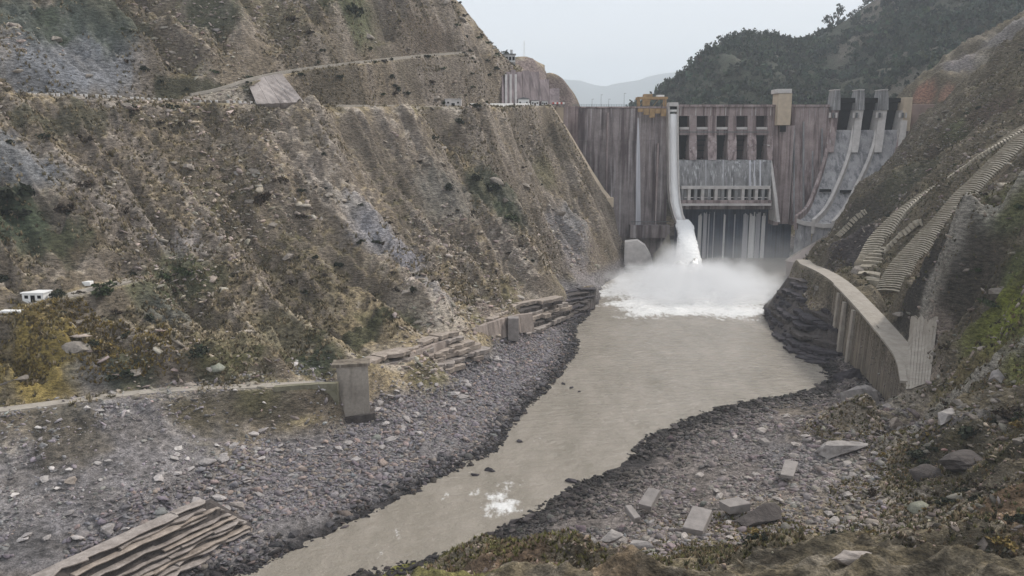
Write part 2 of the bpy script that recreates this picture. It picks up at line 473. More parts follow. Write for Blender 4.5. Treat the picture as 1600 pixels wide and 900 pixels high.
def onhill(l, ymin=150):
    q = [hit(px, py, ymin) for px, py in l]
    return [p + np.array([0, 1.2, .3]) for p in q if p is not None]
ROAD = smooth_line([P(-250,146,268)] + onhill([(0,151),(130,154),(260,161),(400,166),(500,168),(650,168)]) + [P(780,167,488), P(862,165,553)])
TRACK = smooth_line(onhill([(300,152),(345,143),(395,126),(470,113),(560,101),(650,91),(720,85)]))
PATH = smooth_line([PZ(-250,665,22.3), PZ(0,641,22.0), PZ(120,625,21.8), PZ(250,609,21.2), PZ(400,603,20), PZ(508,598,18.2)])
PATH2 = smooth_line([P(-200,520,205), P(0,492,213.5), P(60,474,219), P(140,452,231), P(210,436,246)])
BENCH = smooth_line([(161,440,20.5),(156,420,21), (151,398,23.5), (144,360,26.2), (138.5,328,26.6), (134.5,295,23), (131.5,272,20), (127,248,18), (119,228,16)])

DR1 = smooth_line(onhill([(1398,462),(1420,420),(1450,380),(1490,335),(1520,300),(1560,262),(1612,214)], 225))
DR2 = smooth_line(onhill([(1360,415),(1372,385),(1400,348),(1440,312),(1480,282),(1520,256),(1560,232),(1618,194)], 225))
LDL = [P(856,164,558), P(866,178,554), P(884,206,553), P(903,238,552), P(922,270,550), P(940,298,548), P(954,314,547)]
# ---- gullies worn down the slopes and the rock spines between them
CARVE = []
for l, wd, dp in [([(600,245),(650,300),(700,355),(760,430),(792,470)],6,6.5),([(690,205),(740,258),(790,315),(850,385),(890,440)],6.5,7),([(470,335),(520,385),(575,440),(640,505)],5,5),([(540,215),(585,270),(640,345)],4.5,4),
                   ([(800,205),(845,262),(890,330)],5,5),([(330,220),(372,300),(405,390)],4.5,3.5),([(620,25),(580,60),(640,118)],6,5),([(180,20),(235,80),(262,140)],6,5),([(420,30),(470,75),(520,100)],5,4),
                   ([(150,520),(190,560),(215,592)],3.5,3),([(60,300),(90,360),(95,420)],4.5,3.5)]:
    q = [hit(a, b_, 150) for a, b_ in l]; q = [v for v in q if v is not None]
    CARVE.append((np.array(q), wd, dp))
SPINE = []
for l, wd, dp in [([(1442,500),(1462,455),(1482,420),(1540,362),(1600,312)],3.0,3.5),([(1390,700),(1440,668),(1480,640),(1540,592),(1600,545)],3.0,3.2),([(1500,385),(1560,320),(1600,285)],3.5,2.5)]:
    q = [hit(a, b_, 120) for a, b_ in l]; q = [v for v in q if v is not None]; SPINE.append((np.array(q), wd, dp))
carve = np.zeros_like(GZ); spine = np.zeros_like(GZ)
for q, wd, dp in CARVE:
    D, _ = polyline_dist(GX, GY, smooth_line(q), 26); D = D + fbm(GX / 9, GY / 9, 3, 61) * wd * .5; carve = np.maximum(carve, dp * np.exp(-(D / wd)**2))
for q, wd, dp in SPINE:
    D, _ = polyline_dist(GX, GY, smooth_line(q), 16); D = D + fbm(GX / 5, GY / 5, 3, 63) * wd * .5; spine = np.maximum(spine, dp * np.exp(-(D / wd)**2))
# ---- relief
xl = GX * .50 + GY * .866; tl = GX * .866 - GY * .5
warp = fbm(GX / 60, GY / 60, 3, 3) * 14
hill = sstep(9, 26, GZ) * LEFT
prot = np.ones_like(GZ)
for ln, r0, r1 in ((ROAD, 5, 14), (TRACK, 5, 14), (PATH, 2.5, 7), (PATH2, 3, 8), (BENCH, 4, 9), (LDL, 2, 8), (DR1, 7, 14), (DR2, 6, 13)):
    D, _ = polyline_dist(GX, GY, ln, 14); prot *= 0.12 + 0.88 * sstep(r0, r1, D)
RIDGE = [P(*q) for q in [(710,0,520),(740,36,532),(775,80,548),(800,104,556),(830,93,580),(853,110,592),(870,126,604),(888,144,619),(905,162,634)]]
D, _ = polyline_dist(GX, GY, RIDGE, 40); prot *= 0.15 + 0.85 * sstep(4, 34, D)
spur = 0.55 + 0.75 * sstep(300, 400, GY)
_rp = np.array([proj(*q)[0] for q in RIDGE]); _ry = np.array([q[1] for q in RIDGE])
behind = (GPX > 650) & (GPX < 960) & (GY > np.interp(GPX, _rp, _ry, left=560)) & LEFT
prot = np.where(behind, prot * .12, prot)
dz = hill * spur * ((ridged((xl + warp) / 34, tl / 110, 3, 21)**1.5 - .45) * 24.0)
dz += hill * ((ridged((xl + warp * .6) / 11, tl / 42, 3, 41)**1.5 - .45) * 9.5)
dz += hill * ((ridged(GX / 7 + fbm(GX / 9, GY / 9, 2, 51), GY / 7, 3, 55)**2 - .4) * 2.6)
dz += hill * fbm(GX / 4.0, GY / 4.0, 4, 5) * 2.0
dz += hill * fbm(GX / 1.5, GY / 1.5, 2, 8) * 0.7
zz = GZ / 4.2 + fbm(GX / 24, GY / 24, 3, 77) * 1.4
st = zz - np.floor(zz)
dz += hill * (sstep(0.0, 0.35, st) - st) * 3.6 * (0.4 + 0.6 * sstep(-.1, .35, fbm(GX / 45, GY / 45, 2, 99)))
# right slopes
rh = sstep(9, 24, GZ) * (~LEFT)
xr = GX * .25 + GY * .968; tr = GX * .968 - GY * .25
dz += rh * ((ridged((xr + warp * .7) / 30, tr / 80, 3, 121)**1.5 - .45) * 17.0)
dz += rh * ((ridged((xr + warp) / 9, tr / 26, 3, 141)**1.5 - .45) * 9.0)
dz += rh * (fbm(GX / 4.2, GY / 4.2, 4, 105) * 1.3 + fbm(GX / 1.3, GY / 1.3, 2, 108) * .45)
zr = (GZ + 0.12 * GY) / 5.2 + fbm(GX / 30, GY / 30, 3, 177) * .8
sr = zr - np.floor(zr)
dz += rh * (sstep(0, .4, sr) - sr) * 2.2
low = (1 - hill) * (1 - rh)
gully_lo = sstep(5, 12, GZ) * low
dz += low * (fbm(GX / 9, GY / 9, 3, 205) * 0.9 * sstep(1.0, 5.0, GZ) + fbm(GX / 2.2, GY / 2.2, 3, 208) * .38)
dz += low * LEFT * sstep(9, 14, GZ) * (ridged((GX * .9 + GY * .4) / 17, (GY * .9 - GX * .4) / 60, 2, 215) - .6) * 4.0
near = sstep(150, 100, GY)
GZ = GZ + dz * prot + (spine - carve) * np.minimum(prot * 1.3, 1)
# benches for roads
ROADM = np.zeros_like(GZ)
for ln, wd, bl in ((ROAD, np.where(GPX > 790, 6.5, 3.6), 5.5), (TRACK, 2.6, 4.0), (PATH, 2.4, 3.5), (PATH2, 3.4, 4.0), (BENCH, 3.2, 4.5), (LDL, 1.8, 5)):
    D, H = polyline_dist(GX, GY, ln, 14)
    k = 1 - sstep(wd, wd + bl, D)
    GZ = GZ * (1 - k) + (H - 0.15) * k
    ROADM = np.maximum(ROADM, 1 - sstep(wd - .3, wd + .6, D))
# the hillside stops at the stair wall on the dam's left flank
_l = np.array(LDL + [P(972,350,546), P(992,384,546), P(1012,404,548)])
k = sstep(528, 538, GY) * (1 - sstep(600, 620, GY)) * (GX > _l[0, 0]) * LEFT
GZ = np.where(k > 0, GZ * (1 - k) + np.minimum(GZ, np.interp(GX, _l[:, 0], _l[:, 2]) - .6) * k, GZ)
# dark hollows worn behind the spur
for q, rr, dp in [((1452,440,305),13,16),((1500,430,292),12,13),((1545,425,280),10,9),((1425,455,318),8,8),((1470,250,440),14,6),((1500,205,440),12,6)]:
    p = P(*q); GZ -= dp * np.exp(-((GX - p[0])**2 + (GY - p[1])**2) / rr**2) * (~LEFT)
# the river side of the walkway is a wall: the ground below it stays low
_b = densify(BENCH, 2.0); _b = _b[np.argsort(_b[:, 1])]
bx = np.interp(GY, _b[:, 1], _b[:, 0]); dr = bx - 4.4 - GX
k = sstep(224, 232, GY) * (1 - sstep(338, 350, GY)) * (~LEFT) * (dr > 0) * (dr < 40)
GZ = np.where(k > 0, GZ * (1 - k) + np.minimum(GZ, 1.6 + .06 * dr + 2.2 * sstep(262, 228, GY)) * k, GZ)
# keep the dam's own ground out of its face
k = sstep(540, 552, GY) * sstep(66, 76, GX) * (1 - sstep(214, 236, GX)) * (1 - sstep(600, 640, GY))
GZ = GZ * (1 - k) + np.minimum(GZ, -2) * k

# ---- ground colours (what grows or lies there, plus shade painted into gullies and hollows)
gx, gy = np.gradient(GZ, axis=0) / np.gradient(GY, axis=0), np.gradient(GZ, axis=1) / np.maximum(np.gradient(GX, axis=1), 1e-3)
slope = np.hypot(gx, gy)
def L3(*a): return np.array(a, dtype=np.float32)
def lerp3(A, B, k): return A + (B - A) * k[..., None]
TAN, OLIVE, GREY, PALE, DARK, SCREE = L3(.285,.232,.155), L3(.125,.114,.062), L3(.255,.225,.205), L3(.44,.39,.335), L3(.045,.036,.029), L3(.19,.178,.18)
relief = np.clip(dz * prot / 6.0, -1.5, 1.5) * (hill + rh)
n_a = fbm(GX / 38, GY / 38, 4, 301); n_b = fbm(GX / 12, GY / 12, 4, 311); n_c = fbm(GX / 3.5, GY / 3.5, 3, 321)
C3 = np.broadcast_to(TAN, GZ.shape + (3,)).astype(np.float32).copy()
C3 = lerp3(C3, OLIVE, sstep(-.15, .45, n_b - .45 * relief) * .85)  # olive growth, weighted to low relief so gully shade is in the colour
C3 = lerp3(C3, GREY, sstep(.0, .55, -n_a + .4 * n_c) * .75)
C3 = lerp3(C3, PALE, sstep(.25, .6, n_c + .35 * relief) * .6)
streak = fbm((xl + warp * .8) / 7, tl / 60, 3, 331)
C3 = lerp3(C3, L3(.33,.295,.265), sstep(.12, .5, streak) * .65 * hill)
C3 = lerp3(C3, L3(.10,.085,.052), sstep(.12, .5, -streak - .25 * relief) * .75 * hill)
C3 = lerp3(C3, L3(.085,.074,.045), np.clip(carve / 5, 0, 1) * .8 * sstep(-.5, .3, n_c + .3))  # gully growth tone, darkened to paint in the shade of the carved lines
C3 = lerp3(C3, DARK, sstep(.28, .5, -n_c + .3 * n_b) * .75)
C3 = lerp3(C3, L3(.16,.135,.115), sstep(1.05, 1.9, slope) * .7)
lowk = (1 - sstep(5, 11, GZ + n_b * 3))
C3 = lerp3(C3, L3(.185,.172,.172) * np.ones(3, np.float32), lowk * LEFT)
C3 = lerp3(C3, L3(.165,.145,.135), lowk * (~LEFT))
C3 = lerp3(C3, L3(.032,.029,.029), (1 - sstep(.1, np.where(LEFT, 1.0, 1.8), GZ + .6 * n_c)) * (GZ < 5))
right_k = (~LEFT) * sstep(10, 20, GZ)
C3 = lerp3(C3, L3(.098,.084,.058), right_k * .72)
def tint(l, wd, colr, s_, ymin=100):
    global C3
    q = [hit(a, b_, ymin) for a, b_ in l]; q = [v for v in q if v is not None]
    D, _ = polyline_dist(GX, GY, smooth_line(np.array(q)), wd * 2.5 + 6); D = D + (n_b + n_c * .8) * wd * .6
    C3 = lerp3(C3, np.array(colr, np.float32), (1 - sstep(wd * .5, wd, D)) * s_)
for q in [([(330,578),(450,558),(560,520),(640,500)],5,(.06,.062,.034),.85),([(100,388),(190,396),(275,400)],5,(.10,.08,.052),.7),([(0,360),(60,370),(110,372)],6,(.055,.062,.035),.8),([(60,425),(150,412),(240,405)],4,(.13,.11,.09),.5),
          ([(180,170),(300,178),(420,182)],3,(.075,.065,.045),.6),([(30,182),(110,176),(150,190)],5,(.07,.07,.045),.7),([(620,62),(660,68),(700,66)],5,(.085,.065,.05),.7),([(500,155),(540,140),(560,150)],4,(.09,.075,.055),.7),([(250,145),(320,135),(380,133)],3,(.05,.05,.032),.85),
          ([(550,330),(600,370),(650,420),(690,460)],6,(.30,.285,.29),.75),([(520,300),(560,330)],4,(.36,.33,.30),.6),([(385,520),(440,530),(470,545)],3,(.34,.30,.25),.6),([(250,375),(300,380)],4,(.36,.33,.32),.6),([(700,235),(760,300),(830,380)],3.5,(.30,.235,.15),.6),
          ([(1345,745),(1420,735),(1500,715),(1590,700)],7,(.045,.04,.028),.85),([(1330,380),(1400,300),(1470,235),(1540,190)],9,(.055,.048,.036),.75),([(1300,420),(1340,350),(1390,290)],8,(.06,.05,.048),.75),([(1380,460),(1440,380),(1500,320),(1570,255)],4,(.16,.12,.085),.5),([(1415,478),(1440,440),(1470,405),(1515,368),(1560,328)],7,(.035,.03,.026),.92),([(1500,480),(1550,450),(1600,420)],9,(.06,.052,.04),.8)]: tint(*q)  # near-black line through the hollow is recess shade painted on the ground
def blob(px, py, rad, colr, s=1.0, stretch=(1, 1, 1), soft=.55, ymin=40):
    global C3
    p = hit(px, py, ymin)
    if p is None: return
    d = np.sqrt(((GX - p[0]) / stretch[0])**2 + ((GY - p[1]) / stretch[1])**2 + ((GZ - p[2]) / stretch[2])**2) / rad
    d = d + n_b * .35 + n_c * .25
    C3 = lerp3(C3, np.array(colr, np.float32), (1 - sstep(1 - soft, 1, d)) * s)
BLUEG = (.20,.205,.22); GREEN = (.085,.095,.05); DGREEN = (.05,.062,.04); ROCKP = (.185,.15,.145); OCH = (.24,.185,.07); MOSS = (.13,.135,.04)
for q in [(100,85,36,BLUEG,.9),(60,130,20,BLUEG,.8),(20,260,18,(.17,.175,.185),.9),(130,640,16,(.165,.155,.152),.8),(60,760,30,SCREE,.9),(230,700,26,SCREE,.9),(330,640,16,SCREE,.8),(90,650,10,(.13,.115,.09),.8),(300,650,10,(.105,.09,.06),.9),(345,640,12,(.10,.085,.06),.85),(420,640,10,(.115,.10,.075),.7),(110,690,11,(.11,.095,.075),.85),(30,660,10,(.14,.12,.095),.8),(20,860,8,(.09,.085,.085),.7),(400,625,8,OLIVE,.7),
          (40,30,20,DGREEN,.7),(160,15,26,DGREEN,.75),(330,20,20,DGREEN,.7),(560,15,26,GREEN,.8),(430,30,22,(.17,.15,.10),.6),(10,320,13,DGREEN,.9),(20,350,14,DGREEN,.8),
          (240,450,13,GREEN,.7),(290,440,14,GREEN,.7),(270,490,12,(.12,.12,.105),.8),(100,520,20,OCH,.85),(60,570,18,OCH,.8),(150,580,8,(.21,.205,.205),.8),(200,580,9,DGREEN,.7),
          (590,370,16,(.24,.235,.25),.85),(640,400,14,(.22,.215,.235),.8),(700,300,22,(.17,.165,.15),.6),(770,300,20,DGREEN,.75),(800,340,14,DGREEN,.7),(880,230,20,(.075,.062,.045),.7),(850,270,16,OLIVE,.6),
          (880,370,22,(.24,.225,.225),.85),(900,420,16,(.23,.21,.21),.85),(900,340,14,(.26,.25,.25),.7),(640,470,10,PALE,.5),(700,500,12,PALE,.8),(600,560,10,PALE,.7),(760,490,10,(.28,.235,.21),.8),(830,480,12,(.25,.21,.19),.7),
          (800,60,20,(.17,.15,.13),.5),(620,60,24,(.15,.125,.10),.6),(500,560,10,DGREEN,.8),(350,540,18,OLIVE,.7),(440,530,12,OLIVE,.6),
          (820,560,16,(.105,.105,.115),.8),(760,590,18,(.12,.12,.13),.7),
          (1580,490,17,(.15,.165,.035),.95),(1600,530,16,(.14,.15,.04),.9),(1540,530,10,(.13,.135,.045),.8),(1590,420,10,(.10,.115,.045),.7),(1560,560,9,(.12,.10,.05),.6),(1500,600,14,(.17,.14,.07),.7),(1590,330,14,GREEN,.8),(1600,290,16,(.14,.14,.07),.7),(1500,200,14,GREEN,.6),(1460,240,10,(.09,.07,.055),.8),
          (1380,320,30,(.07,.062,.05),.85),(1330,380,20,(.065,.055,.055),.85),(1420,280,22,(.085,.08,.055),.8),(1550,180,20,(.10,.075,.06),.8),(1440,150,14,(.30,.17,.13),.9),(1480,150,10,(.32,.2,.155),.8),
          (1500,100,20,(.22,.20,.20),.8),(1580,60,24,(.20,.185,.18),.8),(1540,95,12,(.32,.29,.25),.7),(1450,430,16,(.04,.036,.032),.9),(1500,450,16,(.055,.048,.04),.85),(1540,420,14,(.07,.06,.05),.7),(1470,400,13,(.045,.04,.035),.85),  # near-black blobs paint the hollow's shade into the ground colour
          (1450,540,14,(.30,.25,.22),.9),(1460,590,10,(.28,.235,.20),.8),(1500,680,12,(.21,.2,.21),.8),(1590,760,16,(.24,.165,.11),.8),(1450,700,12,(.06,.05,.04),.8),(1550,700,14,(.10,.085,.05),.8),
          (850,128,26,ROCKP,.9),(880,150,18,ROCKP,.9),(825,105,18,ROCKP,.8),(780,880,10,(.15,.10,.07),.7),(620,890,8,(.15,.145,.045),.9),(700,895,8,(.15,.14,.05),.8),(950,880,10,(.16,.115,.075),.7),(1000,650,10,(.10,.09,.065),.6),(1250,640,14,(.12,.10,.075),.6),(1150,690,16,(.15,.14,.145),.5),(1250,720,14,(.17,.165,.175),.6)]:
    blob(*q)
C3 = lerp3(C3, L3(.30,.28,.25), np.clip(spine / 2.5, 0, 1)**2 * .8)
_m = C3.mean(-1, keepdims=True); C3 = np.clip(_m + (C3 - _m) * 1.12, .01, 1)
C3 = lerp3(C3, L3(.29,.255,.215), ROADM * .9)

# ---- ground sheets: two hillsides and two banks, cut out of the same height field
idx = np.arange(NY * NT).reshape(NY, NT)
quads = np.stack([idx[:-1, :-1], idx[:-1, 1:], idx[1:, 1:], idx[1:, :-1]], -1).reshape(-1, 4)
qz = GZ.ravel()[quads].max(1); ql = LEFT.ravel()[quads[:, 0]]
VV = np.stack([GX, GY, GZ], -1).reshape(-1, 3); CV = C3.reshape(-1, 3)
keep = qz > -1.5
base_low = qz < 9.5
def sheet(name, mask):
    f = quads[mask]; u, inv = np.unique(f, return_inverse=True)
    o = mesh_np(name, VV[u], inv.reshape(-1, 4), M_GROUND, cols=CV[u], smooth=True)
    return tag(o, kind='structure')
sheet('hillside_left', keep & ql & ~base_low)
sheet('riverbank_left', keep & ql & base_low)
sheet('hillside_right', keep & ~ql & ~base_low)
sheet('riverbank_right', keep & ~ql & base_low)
# ================================================================== RIVER
def mat_water():
    m, nt, b = new_mat('silty_river_water')
    pos = mapped(nt, (1, 1, 1))
    n1 = noise_node(nt, 0.05, 5, mapped(nt, (1.6, .6, 1)), 0.68)
    c_ = ramp(nt, n1, [(0.3, (.225, .197, .155)), (0.7, (.335, .295, .245))])
    at = N(nt, 'ShaderNodeAttribute', attribute_name='Col')
    n3 = noise_node(nt, 0.35, 6, mapped(nt, (1.3, .6, 1)), 0.7)
    mth = N(nt, 'ShaderNodeMath', operation='ADD'); nt.links.new(at.outputs['Fac'], mth.inputs[0]); nt.links.new(n3, mth.inputs[1])
    fo = ramp(nt, mth.outputs[0], [(0.80, 0.0), (1.05, 1.0)])
    c_ = mixc(nt, c_, (.80, .79, .77), fo)
    nt.links.new(c_, b.inputs['Base Color'])
    b.inputs['Roughness'].default_value = 0.18
    b.inputs['Specular IOR Level'].default_value = 0.5
    n2 = noise_node(nt, 0.42, 6, mapped(nt, (.55, 1.0, 1)), 0.68)
    bump(nt, b, n2, 0.9, 1.2)
    return m
wy = np.linspace(95, 602, 420); wt = np.linspace(-.78, .52, 330)
WY, WTT = np.meshgrid(wy, wt, indexing='ij'); WX = WY * WTT
WZ = fbm(WX / 7, WY / 4, 4, 501) * 0.20 + fbm(WX / 2.5, WY / 1.6, 2, 503) * .10
# white water: the plunge under the jet, a riffle lower down, thin flecks
jet = PZ(1078, 452, 0); fm = np.clip(1.25 - np.hypot((WX - jet[0] + 2) / 62, (WY - jet[1] + 18) / 68) + .42 * fbm(WX / 16, WY / 16, 4, 517), 0, 1)
rf = PZ(785, 780, 0); fm = np.maximum(fm, .5 * np.clip(1 - np.hypot((WX - rf[0]) / 13, (WY - rf[1]) / 20) + .5 * fbm(WX / 5, WY / 5, 3, 521), 0, 1))
for q in [(985,660),(700,770),(590,860),(620,830),(940,555),(1050,600),(840,690)]:
    r_ = PZ(*q, 0); fm = np.maximum(fm, .30 * np.clip(1 - np.hypot((WX - r_[0]) / 8, (WY - r_[1]) / 12), 0, 1))
WZ += fm * np.abs(fbm(WX / 3, WY / 3, 3, 511)) * 1.6 + sstep(.55, 1.2, fm) * (1.6 + 8 * np.abs(fbm(WX / 8, WY / 8, 4, 515))) + 13 * np.exp(-((WX - jet[0])**2 + (WY - jet[1] - 14)**2) / 16**2) * (.6 + np.abs(fbm(WX / 5, WY / 5, 4, 519)))
wi = np.arange(WX.size).reshape(WX.shape)
wq = np.stack([wi[:-1, :-1], wi[:-1, 1:], wi[1:, 1:], wi[1:, :-1]], -1).reshape(-1, 4)
hz = height(WX.ravel(), WY.ravel()).reshape(WX.shape)
wk = (hz.ravel()[wq].min(1) < 1.2)
fcol = np.repeat(fm.reshape(-1, 1), 3, 1)
o = mesh_np('river', np.stack([WX, WY, WZ], -1).reshape(-1, 3), wq[wk], mat_water(), cols=fcol, smooth=True)
tag(o, kind='structure')

# ================================================================== FAR HILLS
def forest_profile():
    pts = [(940,175),(1000,162),(1022,150),(1060,124),(1095,88),(1120,70),(1150,58),(1190,62),(1218,72),(1232,70),(1262,52),(1300,30),(1335,2),(1380,-20),(1450,-50),(1600,-90),(1850,-120)]
    return np.array(pts, dtype=float)
FPF = forest_profile()
fy = np.linspace(700, 1500, 170); ft = np.linspace(.10, .90, 300)
FY, FT = np.meshgrid(fy, ft, indexing='ij'); FX = FY * FT
_pxs = 800 + FT * FPX * 1.0
rY = 1180 + 60 * np.sin(FT * 22) + 90 * fbm(FT * 9, FT * 0 + 2, 2, 601)           # distance of the ridge
rpy = np.interp(_pxs, FPF[:, 0], FPF[:, 1])
vv = 450 - rpy
rz = CAM_Z + (-FPX * sp + vv * cp) / (FPX * cp + vv * sp) * rY
s_ = np.clip((FY - 700) / (rY - 700), 0, None)
base = 55 + 45 * sstep(.45, .7, FT)
FZ = np.where(s_ < 1, base + (rz - base) * (0.35 * s_ + .65 * s_**1.25), rz - (FY - rY) * .55)
fa = sstep(0, .3, s_) * (1 - .75 * np.exp(-((s_ - 1) / .08)**2))
FZ = FZ + fa * ((ridged(FX / 130 + FY / 300, FY / 260, 3, 611) - .62) * 60 + fbm(FX / 30, FY / 30, 3, 617) * 7)
fi = np.arange(FX.size).reshape(FX.shape)
fq = np.stack([fi[:-1, :-1], fi[:-1, 1:], fi[1:, 1:], fi[1:, :-1]], -1).reshape(-1, 4)
fn = fbm(FX / 60, FY / 60, 4, 621)
FC = lerp3(np.broadcast_to(L3(.065,.07,.05), FX.shape + (3,)).astype(np.float32), L3(.17,.15,.125), sstep(.05, .45, fn + .35 * sstep(.33, .42, FT)) * .8)
o = mesh_np('forest_hill', np.stack([FX, FY, FZ], -1).reshape(-1, 3), fq, M_GROUND, cols=FC.reshape(-1, 3), smooth=True)
tag(o, kind='structure')
def fheight(x, y):
    t = np.clip((np.asarray(x) / y - ft[0]) / (ft[-1] - ft[0]) * (len(ft) - 1), 0, len(ft) - 1.001)
    r = np.clip((np.asarray(y) - fy[0]) / (fy[-1] - fy[0]) * (len(fy) - 1), 0, len(fy) - 1.001)
    i = np.floor(r).astype(int); j = np.floor(t).astype(int); fr = r - i; f2 = t - j
    return FZ[i, j] * (1-fr)*(1-f2) + FZ[i+1, j]*fr*(1-f2) + FZ[i, j+1]*(1-fr)*f2 + FZ[i+1, j+1]*fr*f2
# distant mountains
dx = np.linspace(-5500, 12000, 160); dyv = np.linspace(11500, 16000, 40)
DX, DY = np.meshgrid(dx, dyv); rid = np.exp(-((DY - 13600) / 1300)**2)
DZ = -80 + rid * (1170 + 150 * fbm(DX / 1500, DX * 0 + 1, 4, 701) - 60 * np.cos((DX - 1800) / 680)) + fbm(DX / 800, DY / 800, 4, 711) * 100
di = np.arange(DX.size).reshape(DX.shape)
dq = np.stack([di[:-1, :-1], di[:-1, 1:], di[1:, 1:], di[1:, :-1]], -1).reshape(-1, 4)
o = mesh_np('distant_mountains', np.stack([DX, DY, DZ], -1).reshape(-1, 3), dq, M_GROUND, cols=np.broadcast_to(L3(.09,.10,.09), (DX.size, 3)), smooth=True)
tag(o, kind='structure')
# land that carries the far ridges, out to the horizon
gxv = np.linspace(-13000, 18000, 80); gyv = np.linspace(900, 17000, 80)
AX, AY = np.meshgrid(gxv, gyv); AZ = -3 + fbm(AX / 900, AY / 900, 3, 721) * 30 - 40 + 0 * AX
ai = np.arange(AX.size).reshape(AX.shape)
aq = np.stack([ai[:-1, :-1], ai[:-1, 1:], ai[1:, 1:], ai[1:, :-1]], -1).reshape(-1, 4)
o = mesh_np('valley_floor', np.stack([AX, AY, AZ], -1).reshape(-1, 3), aq, M_GROUND, cols=np.broadcast_to(L3(.10,.10,.08), (AX.size, 3)), smooth=True)
tag(o, kind='structure')
# ================================================================== HAZE
def haze():
    bm = bmesh.new(); box(bm, -14000, 19000, -400, 17500, -140, 1500)
    m = bpy.data.materials.new('thin_air_haze'); m.use_nodes = True
    nt = m.node_tree; nt.nodes.clear()
    o_ = N(nt, 'ShaderNodeOutputMaterial'); v = N(nt, 'ShaderNodeVolumePrincipled')
    v.inputs['Color'].default_value = (.86, .92, .98, 1); v.inputs['Density'].default_value = 1.1e-4
    nt.links.new(v.outputs[0], o_.inputs['Volume'])
    me = bpy.data.meshes.new('haze'); bm.to_mesh(me); bm.free(); me.materials.append(m)
    o2 = bpy.data.objects.new('haze', me); col.objects.link(o2); tag(o2, kind='stuff')
haze()
# ================================================================== THE DAM
MC_L = mat_streak('stained_purple_concrete', (.30,.258,.252), (.085,.062,.064), (.52,.48,.48), .60, .45, sx=.22, sz=.016)
MC_M = mat_streak('grey_pink_concrete', (.335,.27,.26), (.13,.092,.092), (.50,.455,.45), .5, .28, sx=.4, sz=.014, seed=40)
MC_A = mat_streak('apron_concrete', (.27,.265,.265), (.13,.125,.13), (.60,.60,.61), .45, .40, sx=.4, sz=.016, seed=80)
MC_C = mat_streak('spillway_concrete', (.34,.33,.335), (.15,.15,.16), (.52,.51,.53), .5, .25, sx=.35, sz=.02, seed=120)
M_PALE = mat_plain('pale_concrete', (.52,.49,.47), var=.18, scale=.25)
M_DARK = mat_plain('dark_steel_recess_shade', (.014,.012,.013), rough=.6, var=.3, scale=.4)  # near-black so the shade inside bays and recesses is put into the colour
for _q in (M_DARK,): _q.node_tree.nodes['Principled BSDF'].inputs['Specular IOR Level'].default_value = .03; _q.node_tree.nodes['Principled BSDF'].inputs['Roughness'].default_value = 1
M_RUSTG = mat_plain('rust_brown_gate_steel', (.035,.017,.016), rough=.7, var=.35, scale=.4)
M_OCHRE = mat_plain('ochre_paint', (.34,.225,.115), rough=.6, var=.3, scale=.35)
M_BUFF = mat_plain('buff_render', (.50,.41,.31), var=.12, scale=.3)
M_WHITE = mat_plain('white_paint', (.76,.75,.73), rough=.6, var=.08, scale=.5)
M_STEEL = mat_plain('grey_steel', (.16,.165,.17), rough=.5, var=.2, metal=.3)
M_TEAL = mat_plain('weathered_teal_rail', (.10,.15,.16), rough=.6)
M_RED = mat_plain('red_paint', (.45,.09,.07), rough=.6)
def mat_white_water(name='falling_white_water', sz=.05, lo=(.76,.75,.75), hi=(.88,.87,.86)):
    m, nt, b = new_mat(name)
    n = noise_node(nt, 1.0, 6, mapped(nt, (1.1, .6, sz)), .65)
    nt.links.new(ramp(nt, n, [(.3, lo), (.65, hi)]), b.inputs['Base Color']); b.inputs['Roughness'].default_value = .6
    bump(nt, b, n, .5, .4); return m
M_FALL = mat_white_water()
M_SEEP = mat_white_water('thin_seepage_water', .03, (.38,.38,.42), (.66,.65,.68))

def zat(py, Y): return P(1100, py, Y)[2]
def xat(px, py, Y): return P(px, py, Y)[0]
dam = empty('concrete_dam', (P(1100,300,582)[0], 582, 0), 'tall stained concrete gravity dam closing the valley with gate openings and a chute spillway', 'dam')
def dbox(name, px0, px1, py0, py1, Y, depth, mat, bev=0, pm=None, z0=None, parent=None):
    """front face on plane Y, spanning pixel columns/rows there; depth goes away from the camera"""
    m_ = (py0 + py1) / 2 if pm is None else pm
    bm = bmesh.new()
    box(bm, xat(px0, m_, Y), xat(px1, m_, Y), Y, Y + depth, zat(py1, Y) if z0 is None else z0, zat(py0, Y), bev)
    return part(name, parent or dam, bm, mat)
# left non-overflow wall: monolith after monolith
edges = [896,912,926,940,955,969,983,996,1008,1020,1032,1044]
for i, (a, b_) in enumerate(zip(edges[:-1], edges[1:])):
    Yf = 582 + random.uniform(-.12, .25)
    bm = bmesh.new(); x0, x1 = xat(a, 260, 582) + .05, xat(b_, 260, 582) - .05
    zt = zat(169, 582); n = 5
    zs = np.linspace(-4, zt, n + 1)
    for k in range(n):                                                      # five lifts with shallow set-backs
        s0 = -.12 * (n - 1 - k)
        box(bm, x0, x1, Yf + s0 * .9, 600, zs[k] + (.0 if k == 0 else .02), zs[k + 1] - .06)
    part('wall_block', dam, bm, MC_L)
# vertical ribs left between formwork bays
for px in (948, 1027):
    x = xat(px, 260, 578); bm = bmesh.new()
    box(bm, x - .55, x + .55, 577.2, 580, zat(360, 578), zat(random.choice((176, 200, 224)), 578), .12); part('rib', dam, bm, MC_M)
